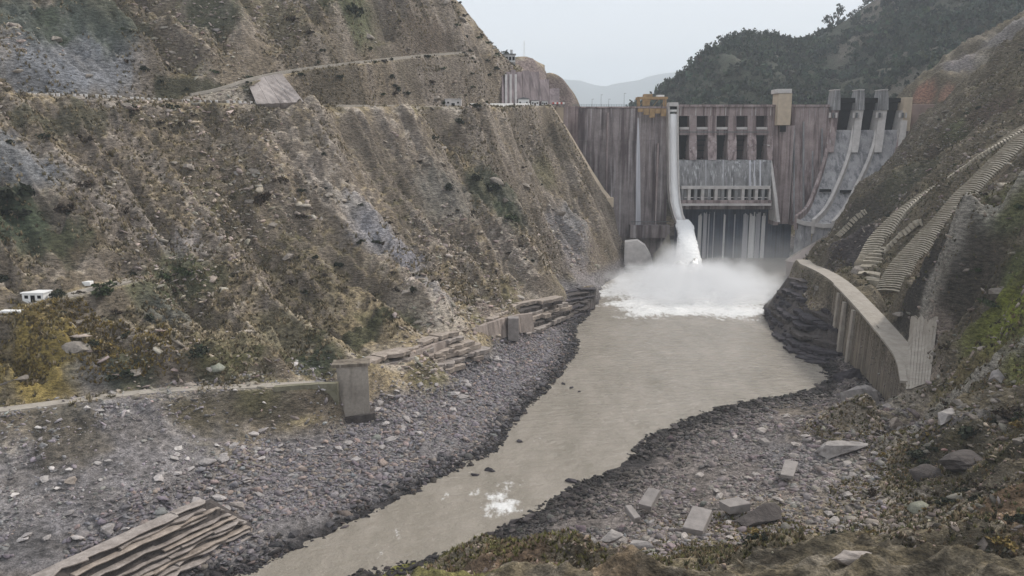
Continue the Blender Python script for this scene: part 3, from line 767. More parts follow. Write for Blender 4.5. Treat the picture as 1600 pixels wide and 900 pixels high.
# crest road, parapet and rail
bm = bmesh.new(); box(bm, xat(893, 165, 583), xat(1062, 165, 583), 581.2, 594, zat(169, 583) + .02, zat(166.5, 583)); part('crest_slab', dam, bm, MC_M)
bm = bmesh.new(); box(bm, xat(1062, 165, 583) + .03, xat(1296, 165, 583), 581.2, 594, zat(167, 583), zat(163.5, 583)); part('crest_slab', dam, bm, MC_M)
zr0 = zat(166.5, 583)
for k in range(26):
    x = xat(897 + k * 3.9, 165, 582); bm = bmesh.new(); bar(bm, (x, 581.8, zr0), (x, 581.8, zr0 + 1.5), .09, n=4); part('rail_post', dam, bm, M_TEAL)
for zz_ in (.7, 1.4):
    bm = bmesh.new(); box(bm, xat(896, 165, 582), xat(996, 165, 582), 581.74, 581.86, zr0 + zz_, zr0 + zz_ + .14); part('rail', dam, bm, M_TEAL)
# thin white leak down the left wall
bm = bmesh.new()
rows = [(184, .25), (200, .7), (230, 1.2), (280, 1.6), (330, 1.7), (372, 1.9)]
prev = None
for py, hw in rows:
    x = xat(997, py, 577); z = zat(py, 577); v = [bm.verts.new((x - hw, 576.6, z)), bm.verts.new((x, 576.1, z)), bm.verts.new((x + hw, 576.6, z))]
    if prev:
        for k in range(2): bm.faces.new((prev[k], prev[k + 1], v[k + 1], v[k]))
    prev = v
part('seepage_streak', dam, bm, M_SEEP, True)
# dark ledge at the foot of the left wall
dbox('foot_ledge', 985, 1046, 352, 372, 574, 8, MC_L, .1)
for k in range(8):
    x = xat(988 + k * 7.6, 350, 574); bm = bmesh.new(); bar(bm, (x, 574.3, zat(352, 574)), (x, 574.3, zat(346, 574)), .12, n=4); part('ledge_post', dam, bm, M_STEEL)
bm = bmesh.new(); box(bm, xat(986, 350, 574), xat(1045, 350, 574), 574.2, 574.4, zat(347, 574), zat(346, 574)); part('ledge_rail', dam, bm, M_STEEL)

# --- auxiliary chute with its running water
def sweep_box(name, prof, mat, smooth=False, parent=None):
    """prof: rows of (px_left, px_right, py, Y, depth)"""
    bm = bmesh.new(); prev = None
    for (a, b_, py, Y, dp) in prof:
        z = zat(py, Y); v = [bm.verts.new(q) for q in ((xat(a, py, Y), Y, z), (xat(b_, py, Y), Y, z), (xat(b_, py, Y) , Y + dp, z), (xat(a, py, Y), Y + dp, z))]
        if prev:
            for k in range(4): bm.faces.new((prev[k], prev[(k + 1) % 4], v[(k + 1) % 4], v[k]))
        else: bm.faces.new(v)
        prev = v
    bm.faces.new(prev[::-1]); return part(name, parent or dam, bm, mat, smooth)
CH = [(163,1045,1060,576),(200,1045,1060,575.5),(250,1045.5,1060.5,574),(290,1046,1061.5,571),(315,1048,1063.5,567),(335,1053,1067.5,563),(350,1058,1074,559)]
sweep_box('chute_wall', [(a - .5, a + 1.7, py, Y - 2.2, 9) for py, a, b_, Y in CH], M_PALE)
sweep_box('chute_wall', [(b_ - 1.7, b_ + .5, py, Y - 2.2, 9) for py, a, b_, Y in CH], M_PALE)
sweep_box('chute_floor', [(a + 1.75, b_ - 1.75, py, Y + 1.0, 6) for py, a, b_, Y in CH[1:]], MC_M)
o = sweep_box('chute_water', [(a + 1.75, b_ - 1.75, py, Y - 1.5, 2.2) for py, a, b_, Y in [(178,1045,1060,575.8)] + CH[1:]], M_FALL, True)
dbox('chute_head', 1045, 1060, 160, 166, 572, 8, M_PALE, .1)
dbox('chute_gate', 1047, 1058, 166.3, 171, 575, 2, M_DARK)
dbox('gate_sill', 1047.5, 1057.5, 171.2, 174.5, 574.4, 2, M_WHITE)

# --- the gated bays
W = [(1062,1077),(1089,1106),(1120,1137),(1151,1168),(1182,1199)]
dbox('bay_header', 1061, 1208, 166.5, 181, 583, 12, MC_M)
for k in range(19):
    x = xat(1064 + k * 7.8, 174, 582.6); bm = bmesh.new(); box(bm, x - .25, x + .25, 582.7, 583.2, zat(180.5, 583), zat(167.5, 583)); part('header_rib', dam, bm, M_PALE if k % 3 == 0 else MC_M)
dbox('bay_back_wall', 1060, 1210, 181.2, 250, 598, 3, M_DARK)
gaps = [(1077,1089),(1106,1120),(1137,1151),(1168,1182),(1199,1208)]
for a, b_ in gaps:
    # pier: upright above, nose reaching forward and widening toward the apron
    sweep_box('pier', [(a + .6, b_ - .6, 250, 574.5, 23), (a, b_, 240, 576, 22), (a, b_, 222, 580, 17.5), (a + .5, b_ - .5, 212, 582.4, 15.3), (a + .4, b_ - .4, 181.1, 582.6, 15)], MC_M)
for i, (a, b_) in enumerate(W):
    g = M_RUSTG if i >= 1 else M_DARK
    dbox('breast_wall', a + .1, b_ - .1, 202.5, 211, 584, 9, MC_M)
    dbox('window_sill', a + .2, b_ - .2, 198.5, 202.3, 583.2, 3, M_PALE)
    dbox('stoplog_gate', a + .1, b_ - .1, 181.3, 198.3, 591, 1.5, g)
    o = dbox('radial_gate', a + .1, b_ - .1, 211.2, 247, 590, 2, M_DARK if i % 2 == 0 else M_RUSTG)
    for q in (218, 226, 234):
        dbox('girder', a + .3, b_ - .3, q, q + 1.6, 589.2, .7, M_DARK, parent=dam)
bm = bmesh.new(); box(bm, xat(1061, 206, 582), xat(1202, 206, 582), 581.9, 582.3, zat(207, 582), zat(205.6, 582)); part('pipe', dam, bm, M_STEEL)
# apron: steep ogee under the gates down to the gallery
AP = [(250,575),(256,573.5),(268,572),(280,571),(291,570.4)]
for k, (a, b_) in enumerate(zip([1061,1090,1121,1152,1183], [1089.8,1120.8,1151.8,1182.8,1205])):
    sweep_box('apron_block', [(a, b_, py, Y, 20) for py, Y in AP], MC_A)
for px, hw in [(1172,2.0),(1179,1.0),(1188,1.6),(1103,.7),(1130,.6)]:
    sweep_box('seepage_streak', [(px - hw * .7, px + hw * .7, py, Y - .25, .4) for py, Y in AP], M_SEEP)
# arcaded gallery
dbox('gallery_beam', 1065, 1204, 290.6, 295.5, 568, 6, M_PALE, .08)
dbox('gallery_slab', 1062, 1206, 313, 320.5, 566.5, 18, MC_M, .1)
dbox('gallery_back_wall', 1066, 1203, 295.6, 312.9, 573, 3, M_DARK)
nop = 13; px0, px1 = 1066.5, 1203
for k in range(nop + 1):
    p_ = px0 + (px1 - px0) * k / nop; wd = 2.3 if k not in (0, nop) else 1.6
    dbox('gallery_post', p_ - wd, p_ + wd, 295.55, 312.95, 568.4, 4.4, M_PALE if k % 2 else MC_A)
for k in range(nop):
    p_ = px0 + (px1 - px0) * (k + .5) / nop
    dbox('gallery_rail', p_ - 2.9, p_ + 2.9, 308, 309.2, 568.9, .3, M_PALE)
    if k in (0, 3, 5, 8): dbox('gallery_panel', p_ - 2.9, p_ + 2.9, 296, 312.7, 570.5, .5, MC_A)
dbox('gallery_parapet', 1064, 1205, 318, 321.5, 565.8, .6, M_PALE)
dbox('soffit_beam', 1062, 1215, 321.6, 327, 572, 14, MC_L)
# lower wall with curtains of falling water
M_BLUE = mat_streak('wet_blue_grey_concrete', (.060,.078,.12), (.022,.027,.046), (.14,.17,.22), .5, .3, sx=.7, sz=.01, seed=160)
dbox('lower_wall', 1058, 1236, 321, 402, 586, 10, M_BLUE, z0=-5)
for a, b_, q in [(1090,1096,0),(1098,1104,1),(1129.5,1132.5,0),(1160,1168,1),(1170,1179,0),(1180,1187,1),(1189,1195,0),(1106,1108,1),(1146,1148,1),(1114,1115.5,1)]:
    a2 = a; 
    while a2 < b_ - .1:
        w_ = min(random.uniform(1.0, 2.4), b_ - a2)
        dbox('water_curtain', a2 + .12, a2 + w_ - .1, 333 + random.uniform(-2, 5), 402, 585.2 - random.uniform(0, .5), .3, M_FALL if q == 0 else M_SEEP, z0=-2)
        a2 += w_
# slender diagonal training wall beside the bays
sweep_box('training_wall', [(1199,1202.5,226,579,9),(1204,1208,262,573,10),(1210,1214.5,310,566,14),(1214,1219,347,562,18)], M_PALE)
# --- right of the bays
dbox('tower_shaft', 1216, 1237, 196, 350, 577, 12, MC_M, .15)
for a, b_ in [(1208,1216),(1237,1250),(1250,1264),(1264,1279),(1279,1296)]:
    sweep_box('wall_block', [(a + .25, b_ - .25, 352, 573.5, 26),(a + .25, b_ - .25, 300, 577, 22),(a + .25, b_ - .25, 250, 580, 19),(a + .25, b_ - .25, 167.2, 582, 17)], MC_M)
for px, y0 in [(1241,205),(1256,190),(1270,236),(1285,200)]:
    sweep_box('rib', [(px - .9, px + .9, 346, 572, 3),(px - .9, px + .9, 300, 575.6, 3),(px - .9, px + .9, y0, 580, 3)], MC_C)
# --- chute spillway: three bays curving down and forward between four dividing walls
WALLS = [[(1297,203,582),(1290,250,573),(1274,300,561),(1260,334,550),(1243,345,541)],
         [(1334,203,582),(1326,250,573),(1306,300,561),(1289,334,550),(1270,351,541)],
         [(1371,203,582),(1360,250,573),(1336,300,561),(1318,334,550),(1301,353,541)],
         [(1408,203,582),(1399,250,573),(1377,300,561),(1354,334,550),(1337,353,541)]]
def wall_pts(w_, n=22):
    q = np.array([P(*k) for k in w_]); t = np.linspace(0, len(q) - 1, n)
    s_ = smooth_line(q, 3); tt = np.linspace(0, 1, len(s_)); t2 = np.linspace(0, 1, n)
    return np.stack([np.interp(t2, tt, s_[:, k]) for k in range(3)], 1)
WP = [wall_pts(w_) for w_ in WALLS]
for k in range(3):
    A, B = WP[k], WP[k + 1]
    bm = bmesh.new(); rowsv = []
    for i in range(len(A)):
        rowsv.append([bm.verts.new(tuple(A[i] + (B[i] - A[i]) * t + np.array([0, 0, 0.0]))) for t in np.linspace(.03, .97, 6)] )
    for r0, r1 in zip(rowsv[:-1], rowsv[1:]):
        for j in range(5): bm.faces.new((r0[j], r0[j + 1], r1[j + 1], r1[j]))
    # body of the spillway below the sheet: apron face under the flip lip
    last = rowsv[-1]; low = [bm.verts.new((v.co.x + 1.0, v.co.y + 5, -3)) for v in last]
    for j in range(5): bm.faces.new((last[j], last[j + 1], low[j + 1], low[j]))
    part('chute_floor', dam, bm, MC_C, True)
for k, A in enumerate(WP):
    bm = bmesh.new(); prev = None; th = 1.1
    for i, q in enumerate(A):
        hgt = 4.6 - 1.0 * i / len(A)
        zb = q[2] - 6
        v = [bm.verts.new((q[0] - th, q[1] - .5, zb)), bm.verts.new((q[0] + th, q[1] - .5, zb)), bm.verts.new((q[0] + th, q[1] - .5, q[2] + hgt)), bm.verts.new((q[0] - th, q[1] - .5, q[2] + hgt))]
        if prev:
            for j in range(4): bm.faces.new((prev[j], prev[(j + 1) % 4], v[(j + 1) % 4], v[j]))
        else: bm.faces.new(v)
        prev = v
    bm.faces.new(prev[::-1]); part('dividing_wall', dam, bm, M_PALE if k in (1, 2) else MC_M)
    # flip bucket crescent at its foot
    if k < 3:
        B = WP[k + 1]; bm = bmesh.new(); prev = None
        for i in range(len(A) - 4, len(A)):
            pass
        e0, e1 = A[-1], B[-1]
        for t in np.linspace(.05, .95, 7):
            q = e0 + (e1 - e0) * t; q = q + np.array([0, -1.2, .6 + 1.2 * abs(t - .5)])
            v = [bm.verts.new((q[0], q[1], q[2] - 2.4)), bm.verts.new((q[0], q[1], q[2] + .5)), bm.verts.new((q[0], q[1] + 1.6, q[2] + .5)), bm.verts.new((q[0], q[1] + 1.6, q[2] - 2.4))]
            if prev:
                for j in range(4): bm.faces.new((prev[j], prev[(j + 1) % 4], v[(j + 1) % 4], v[j]))
            else: bm.faces.new(v)
            prev = v
        bm.faces.new(prev[::-1]); part('flip_lip', dam, bm, M_PALE)
# piers at the head of the spillway, with gate gear
PC = [(1302,1312,1.0),(1339,1350,1.0),(1375,1387,1.0),(1411,1421,1.0)]
for k, (a, b_, s_) in enumerate(PC):
    dx_ = 5.5
    top = 141 if k < 3 else 150
    if k < 3:
        sweep_box('pier_tower', [(a, b_ + 1, 172, 579, 12), (a + 2.5, b_ + 1.5, 150, 579, 12), (a + 3, b_ + .5, top, 579, 10)], MC_A)
        dbox('tower_cap', a + 2.5, b_ + 1, top - 1.6, top - .1, 578.5, 11, M_PALE)
    else:
        dbox('pier_tower', a, b_ + 3, 152, 205, 579, 14, M_BUFF, .15)
    sweep_box('pier', [(a - 9, b_ - 9.5, 238, 573.5, 20), (a - 6, b_ - 6, 214, 576.5, 20), (a - 3, b_ - 3, 188, 579, 18), (a - .5, b_ - .5, 172.2, 580, 14)], M_PALE if k else MC_M)
    for j in (-2, 3, 8):
        dbox('gate_bracket', a + j - 4, a + j - 1.6, 176, 184, 577.4, 1.2, M_PALE if j != 3 else M_STEEL)
for k in range(3):
    a, b_ = PC[k][1] - 2, PC[k + 1][0] + 1
    dbox('spillway_gate', a - 6, b_ - 1, 172, 206, 590, 2, M_DARK)
    dbox('bridge_beam', a + 1, b_ + 1, 153, 160, 584, 6, M_DARK)
    dbox('gate_hood', a - 1, b_ + 1, 160.1, 172, 588, 3, M_DARK)
dbox('spillway_head_wall', 1296, 1425, 170, 236, 593, 6, MC_L)
for px, py in ((1281,297.5),(1313,299)):
    i_ = [q for q in range(22)]
    c0 = P(px, py, 559.0); c1 = P(px + 17, py + .5, 559.0)
    bm = bmesh.new(); box(bm, c0[0], c1[0], 558, 560, c0[2] - .9, c0[2] + .9); part('aerator_slot', dam, bm, M_DARK)
# right abutment block
dbox('abutment_block', 1424, 1500, 163, 215, 592, 14, mat_plain('reddish_concrete', (.30,.225,.20), var=.2, scale=.15), .2)
# plunge pool training wall on the right
bm = bmesh.new()
poly = [P(1228,433,497), P(1228,408,497), P(1244,397,506), P(1268,383,520), P(1290,370,532), P(1306,356,541), P(1330,350,541), P(1345,352,541)]
poly = [np.array([q[0], q[1], max(q[2], -2)]) for q in poly]
poly.append(np.array([poly[-1][0], 541, -3])); poly[0][2] = -3
prism(bm, poly, (3.0, 3.5, 0)); part('pool_wall', dam, bm, mat_plain('pale_pink_concrete', (.40,.345,.33), var=.15, scale=.12))
bm = bmesh.new()
tp = poly[1:7]
for a, b_ in zip(tp[:-1], tp[1:]):
    A = np.array(a); B = np.array(b_)
    hexa(bm, [A + (-.8, -.9, .05), B + (-.8, -.9, .05), B + (3.4, 3.2, .05), A + (3.4, 3.2, .05), A + (-.8, -.9, .9), B + (-.8, -.9, .9), B + (3.4, 3.2, .9), A + (3.4, 3.2, .9)])
part('pool_wall_coping', dam, bm, M_PALE)
# left abutment: upright wing and the sloping stair wall down the hillside
dbox('wing_wall', 880, 903, 166, 285, 574, 10, MC_M, .1)
dbox('wing_wall', 868, 880.2, 168, 240, 572, 8, M_BUFF, .1)
LD = [P(857,165,556), P(866,178,554), P(884,206,553), P(903,238,552), P(922,270,550), P(940,298,548), P(950,310,547)]
for a, b_ in zip(LD[:-1], LD[1:]):
    bm = bmesh.new(); A, B = np.array(a), np.array(b_); g = .012 * (B - A); A = A + g; B = B - g
    hexa(bm, [A + (-2.2,-1,-5), B + (-2.2,-1,-5), B + (2.0,1.5,-5), A + (2.0,1.5,-5), A + (-2.2,-1,.8), B + (-2.2,-1,.8), B + (2.0,1.5,.8), A + (2.0,1.5,.8)])
    part('stair_wall', dam, bm, M_BUFF)
bm = bmesh.new(); q = P(953,312,546); box(bm, q[0] - 3, q[0] + 2.2, 543, 548, q[2] - 5, q[2] + 1.6, .2); part('stair_landing', dam, bm, M_BUFF)

# --- things standing on the crest
g0 = P(1019, 166, 583)
cr_ = empty('gantry_crane', (g0[0], 586, g0[2] + 2), 'rusty ochre gantry crane standing on the dam crest left of the white chute', 'crane')
xa, xb = xat(997, 166, 583), xat(1041, 166, 583); zb, zt = zat(166.5, 583), zat(155, 583)
for x in (xa + .6, xb - .6):
    for y in (582.5, 590):
        bm = bmesh.new(); box(bm, x - .5, x + .5, y - .5, y + .5, zb, zt, .08); part('leg', cr_, bm, M_OCHRE)
for y in (582.5, 590):
    bm = bmesh.new(); box(bm, xa - .8, xb + .8, y - .7, y + .7, zt + .01, zt + 1.6, .08); part('girder', cr_, bm, M_OCHRE)
bm = bmesh.new(); box(bm, xa + 4, xa + 10, 583.3, 589.2, zt + 1.62, zt + 3.6, .1); part('trolley', cr_, bm, M_OCHRE)
bm = bmesh.new(); box(bm, xb - 6.5, xb - 1.5, 583.3, 589.2, zt + 1.62, zt + 3.0, .1); part('winch_house', cr_, bm, M_WHITE)
bm = bmesh.new(); box(bm, xa + 3, xa + 8, 581.7, 583.5, zb + .5, zt - .3, .1); part('cabin', cr_, bm, M_OCHRE)
for k in range(4):
    x = xa + (xb - xa) * (k + .5) / 4 ; bm = bmesh.new(); bar(bm, (x - 2, 582.4, zb + .2), (x + 2, 582.4, zt), .22, n=4); part('brace', cr_, bm, M_OCHRE)
# ochre hoist panels hung on the face under the crane
for k in range(5):
    a = 997 + k * 9
    dbox('hoist_panel', a, a + 8.2, 169.5, 175 + (k * 7) % 5 * 2.2, 576.6, 1.5, M_OCHRE)
tw = empty('gate_tower', (xat(1226, 166, 577), 583, zat(196, 577)), 'buff coloured concrete tower rising above the crest right of the five gate bays', 'tower')
def tbox(name, *a, **k): return dbox(name, *a, parent=tw, **k)
tbox('shaft', 1215.5, 1236.5, 146, 195.8, 576, 13, M_BUFF, .2)
tbox('head', 1214.5, 1237.5, 139, 145.8, 575.5, 14, M_PALE, .2)
tbox('window', 1219, 1228, 196.2, 206, 576.2, 1, M_DARK)
# lamp posts on the crest
for px, h_ in [(939,8),(951,5),(975,9),(925,5)]:
    x = xat(px, 165, 586); z0 = zat(166.4, 586)
    l = empty('lamp_post', (x, 586, z0), 'thin grey lamp post on the dam crest left of the ochre crane', 'lamp post', 'lamp posts along the dam crest')
    bm = bmesh.new(); bar(bm, (x, 586, z0), (x, 586, z0 + h_), .14, .09, 5); part('pole', l, bm, M_STEEL)
    bm = bmesh.new(); box(bm, x - .2, x + 1.3, 585.8, 586.2, z0 + h_ + .01, z0 + h_ + .2); part('lamp_head', l, bm, M_STEEL)

# --- the jet and its spray
def jet():
    bm = bmesh.new(); n = 110; m = 30; prev = None
    p0 = P(1066, 343, 559); p1 = PZ(1077, 440, 0)
    for i in range(n + 1):
        t = i / n
        x = p0[0] + (p1[0] - p0[0]) * t; y = p0[1] + (p1[1] - p0[1]) * t ** .85
        z = p0[2] * (1 - t) * (1 + .62 * t) - 2 * t
        r = 4.2 + 5.2 * t ** 1.3 + 1.2 * math.exp(-((t - .16) / .1)**2)
        ringv = []
        for k in range(m):
            a = 2 * math.pi * k / m
            q = r * (1 + .26 * float(fbm(np.array([math.cos(a) * 1.6 + 5]), np.array([t * 2.0 + math.sin(a) * 2.2]), 4, 801)[0]) * .55 + .07 * random.uniform(-1, 1))
            ringv.append(bm.verts.new((x + q * math.cos(a), y + q * .8 * math.sin(a), z + .15 * random.uniform(-1, 1))))
        if prev:
            for k in range(m): bm.faces.new((prev[k], prev[(k + 1) % m], ringv[(k + 1) % m], ringv[k]))
        prev = ringv
    me = bpy.data.meshes.new('water_jet'); bmesh.ops.recalc_face_normals(bm, faces=bm.faces); bm.to_mesh(me); bm.free()
    for p in me.polygons: p.use_smooth = True
    me.materials.append(mat_white_water('jet_white_water', .35, (.74,.74,.74), (.92,.92,.91)))
    o = bpy.data.objects.new('water_jet', me); col.objects.link(o); tag(o, kind='structure')
jet()
def mist(name, cx, cy, cz, rx, ry, rz, dens, zlo, power=1.0):
    bm = bmesh.new(); bmesh.ops.create_icosphere(bm, subdivisions=3, radius=1)
    for v in bm.verts:
        v.co = Vector((cx + v.co.x * rx, cy + v.co.y * ry, max(zlo, cz + v.co.z * rz)))
    m = bpy.data.materials.new(name + '_volume'); m.use_nodes = True; nt = m.node_tree; nt.nodes.clear()
    o_ = N(nt, 'ShaderNodeOutputMaterial'); v = N(nt, 'ShaderNodeVolumePrincipled'); v.inputs['Color'].default_value = (.97, .975, .985, 1)
    g = N(nt, 'ShaderNodeNewGeometry').outputs['Position']
    q = N(nt, 'ShaderNodeMapping', vector_type='POINT'); q.inputs['Location'].default_value = (-cx / rx, -cy / ry, -cz / rz); q.inputs['Scale'].default_value = (1 / rx, 1 / ry, 1 / rz)
    nt.links.new(g, q.inputs[0])
    ln = N(nt, 'ShaderNodeVectorMath', operation='LENGTH'); nt.links.new(q.outputs[0], ln.inputs[0])
    nn = noise_node(nt, .075, 4, g, .6)
    s_ = N(nt, 'ShaderNodeMath', operation='SUBTRACT'); nt.links.new(nn, s_.inputs[0]); nt.links.new(ln.outputs['Value'], s_.inputs[1])
    mr = N(nt, 'ShaderNodeMapRange'); mr.inputs['From Min'].default_value = -.42; mr.inputs['From Max'].default_value = .30; mr.inputs['To Min'].default_value = 0; mr.inputs['To Max'].default_value = 1
    nt.links.new(s_.outputs[0], mr.inputs[0])
    pw = N(nt, 'ShaderNodeMath', operation='POWER'); nt.links.new(mr.outputs[0], pw.inputs[0]); pw.inputs[1].default_value = 1.6
    mu = N(nt, 'ShaderNodeMath', operation='MULTIPLY'); nt.links.new(pw.outputs[0], mu.inputs[0]); mu.inputs[1].default_value = dens
    nt.links.new(mu.outputs[0], v.inputs['Density']); nt.links.new(v.outputs[0], o_.inputs['Volume'])
    me = bpy.data.meshes.new(name); bm.to_mesh(me); bm.free(); me.materials.append(m)
    o = bpy.data.objects.new(name, me); col.objects.link(o); tag(o, kind='stuff')
jp = PZ(1078, 452, 0)
mist('spray_mist', jp[0] + 2, jp[1] - 8, 1, 64, 58, 20, .22, .9)
mist('jet_mist', jp[0] - 2, jp[1] + 32, 6, 20, 28, 24, .10, .9)
mist('drifting_spray', jp[0] + 45, jp[1] + 40, 4, 70, 50, 34, .010, 1.0)
# ================================================================== ROCK, WALLS AND SMALL STRUCTURES
M_STONE = mat_attr('river_stone', .85, 1.6, .65, 1.3, .5)
M_LEDGE = mat_rock('pale_bedded_rock', (.20,.165,.14), (.46,.39,.33), .5, 3.0)
M_SLATE = mat_rock('dark_wet_slate', (.022,.019,.023), (.095,.084,.09), .4, 2.5)
M_SLAB = mat_rock('banded_sandstone', (.185,.158,.14), (.42,.37,.335), .5, 3.0)
M_BOULD = mat_rock('grey_boulder_rock', (.17,.155,.15), (.40,.365,.34), .35)
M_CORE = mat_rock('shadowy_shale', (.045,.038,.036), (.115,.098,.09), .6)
M_CWALL = mat_streak('stained_retaining_concrete', (.22,.185,.145), (.095,.078,.06), (.36,.32,.27), .55, .25, sx=.5, sz=.03, seed=200)
M_WALK = mat_rock('dusty_walkway_concrete', (.27,.24,.205), (.40,.36,.31), .3)

def rock_mesh(seed, n=14, flat=.7):
    r_ = random.Random(seed); bm = bmesh.new()
    for _ in range(n):
        v = Vector((r_.gauss(0, 1), r_.gauss(0, 1), r_.gauss(0, 1))).normalized() * r_.uniform(.75, 1.05)
        bm.verts.new((v.x, v.y * r_.uniform(.8, 1), v.z * flat))
    q = bmesh.ops.convex_hull(bm, input=bm.verts)
    loose = [v for v in bm.verts if not v.link_faces]
    if loose: bmesh.ops.delete(bm, geom=loose, context='VERTS')
    bmesh.ops.recalc_face_normals(bm, faces=bm.faces)
    return bm
ROCKS = []
for k in range(8):
    bm = rock_mesh(900 + k, 13 + k % 3, .55 + .05 * (k % 4)); bm.verts.index_update()
    V_ = np.array([v.co[:] for v in bm.verts]); F_ = np.array([[v.index for v in f.verts] for f in bm.faces]); ROCKS.append((V_, F_)); bm.free()
def euler_mats(n, tilt=.5):
    a = rng.uniform(0, 2 * np.pi, n); b_ = rng.normal(0, tilt, n); c_ = rng.normal(0, tilt, n)
    ca, sa, cb, sb, cc, sc = np.cos(a), np.sin(a), np.cos(b_), np.sin(b_), np.cos(c_), np.sin(c_)
    Z_ = np.zeros(n); O_ = np.ones(n)
    Rz = np.stack([np.stack([ca, -sa, Z_], -1), np.stack([sa, ca, Z_], -1), np.stack([Z_, Z_, O_], -1)], 1)
    Rx = np.stack([np.stack([O_, Z_, Z_], -1), np.stack([Z_, cb, -sb], -1), np.stack([Z_, sb, cb], -1)], 1)
    Ry = np.stack([np.stack([cc, Z_, sc], -1), np.stack([Z_, O_, Z_], -1), np.stack([-sc, Z_, cc], -1)], 1)
    return Rz @ Rx @ Ry
def scatter(name, pos, scale, colr, templates, mat, tilt=.5, aniso=None, kind='stuff'):
    n = len(pos); which = rng.integers(0, len(templates), n); Rm = euler_mats(n, tilt)
    VS, FS, CS = [], [], []; off = 0
    for t, (V_, F_) in enumerate(templates):
        i = np.where(which == t)[0]
        if len(i) == 0: continue
        v = V_[None] * (np.ones((len(i), 1, 3)) if aniso is None else aniso[i][:, None, :]) * scale[i][:, None, None]
        v = np.einsum('nij,nvj->nvi', Rm[i], v) + pos[i][:, None, :]
        f = F_[None] + (np.arange(len(i)) * len(V_))[:, None, None] + off
        VS.append(v.reshape(-1, 3)); FS.append(f.reshape(-1, F_.shape[1])); CS.append(np.repeat(colr[i], len(V_), 0)); off += len(i) * len(V_)
    o = mesh_np(name, np.concatenate(VS), FS, mat, cols=np.concatenate(CS))
    return tag(o, kind=kind)
def sample(n, x0, x1, y0, y1, cond):
    o = []
    tot = 0
    while tot < n:
        x = rng.uniform(x0, x1, n * 2); y = rng.uniform(y0, y1, n * 2); z = height(x, y)
        ok = cond(x, y, z); q = np.stack([x, y, z], 1)[ok]; o.append(q); tot += len(q)
        if len(o) > 60: break
    return np.concatenate(o)[:n]
def clear_of_walkway(x, y):
    return ~((y > 222) & (y < 445) & (np.abs(x - np.interp(y, _b[:, 1], _b[:, 0])) < 5.2))
def in_view(x, y, z, pad=60):
    a, b_ = proj(x, y, z); return (a > -pad) & (a < 1600 + pad) & (b_ > -pad) & (b_ < 900 + pad)
BOTTOMSLAB = PZ(240, 850, 4)
# gravel of the two banks
pL = sample(17000, -150, 40, 125, 420, lambda x, y, z: (x < river_x(y)) & (z > -.25) & (z < 9.5) & in_view(x, y, z) & (fbm(x / 14, y / 14, 2, 55) + .55 - .05 * np.maximum(z - 6, 0) * 3 > rng.uniform(0, .45, len(x))))
n = len(pL); wet = 1 - sstep(.1, 1.5, pL[:, 2] + rng.uniform(-.6, .6, n))
g_ = rng.uniform(.75, 1.35, (n, 1)); cL = np.array([.178,.162,.168]) * g_ * (1 + rng.normal(0, .03, (n, 3))); cL = cL * (1 - .82 * wet[:, None])
warm = (rng.uniform(0, 1, n) < .22)[:, None]; cL = np.where(warm, cL * np.array([1.35, 1.2, 1.02]), cL)
sL = np.clip(rng.lognormal(-.75, .42, n), .2, 1.5)
pL[:, 2] += sL * .05
scatter('gravel_bank', pL, sL, cL, ROCKS, M_STONE, .35, rng.uniform(.7, 1.4, (n, 3)) * np.array([1.15, 1, .75]))
pR = sample(14000, -50, 140, 100, 330, lambda x, y, z: (x > river_x(y)) & (z > -.25) & (z < 11.5) & in_view(x, y, z) & (fbm(x / 12, y / 12, 2, 56) + .6 > rng.uniform(0, .4, len(x))))
n = len(pR); wet = 1 - sstep(.3, 3.6, pR[:, 2] + rng.uniform(-.8, .8, n))
g_ = rng.uniform(.65, 1.4, (n, 1)); cR = np.array([.20,.175,.165]) * g_ * (1 + rng.normal(0, .04, (n, 3))); cR = cR * (1 - .84 * wet[:, None])
sR = np.clip(rng.lognormal(-.80, .45, n), .18, 1.5); pR[:, 2] += sR * .05
scatter('gravel_bank', pR, sR, cR, ROCKS, M_STONE, .35, rng.uniform(.7, 1.4, (n, 3)) * np.array([1.15, 1, .75]))
# loose stones on the slopes
pH = sample(8000, -300, 60, 165, 560, lambda x, y, z: (x < river_x(y)) & (z > 9) & (z < 170) & in_view(x, y, z) & (fbm(x / 26, y / 26, 3, 57) > rng.uniform(-.02, .25, len(x))))
n = len(pH); cH = np.array([.34,.29,.245]) * rng.uniform(.6, 1.35, (n, 1)) * (1 + rng.normal(0, .04, (n, 3)))
sH = np.clip(rng.lognormal(-.55, .45, n), .25, 2.2)
scatter('hillside_stones', pH, sH, cH, ROCKS, M_STONE, .4, rng.uniform(.7, 1.5, (n, 3)) * np.array([1.2, 1, .6]))
pH = sample(6500, 60, 320, 110, 560, lambda x, y, z: (x > river_x(y)) & (z > 10) & (z < 160) & clear_of_walkway(x, y) & in_view(x, y, z) & (fbm(x / 22, y / 22, 3, 58) > rng.uniform(-.25, .3, len(x))))
n = len(pH); cH = np.array([.24,.205,.175]) * rng.uniform(.5, 1.4, (n, 1)) * (1 + rng.normal(0, .04, (n, 3)))
sH = np.clip(rng.lognormal(-.6, .5, n), .2, 2.0)
scatter('hillside_stones', pH, sH, cH, ROCKS, M_STONE, .5, rng.uniform(.7, 1.5, (n, 3)) * np.array([1.2, 1, .65]))

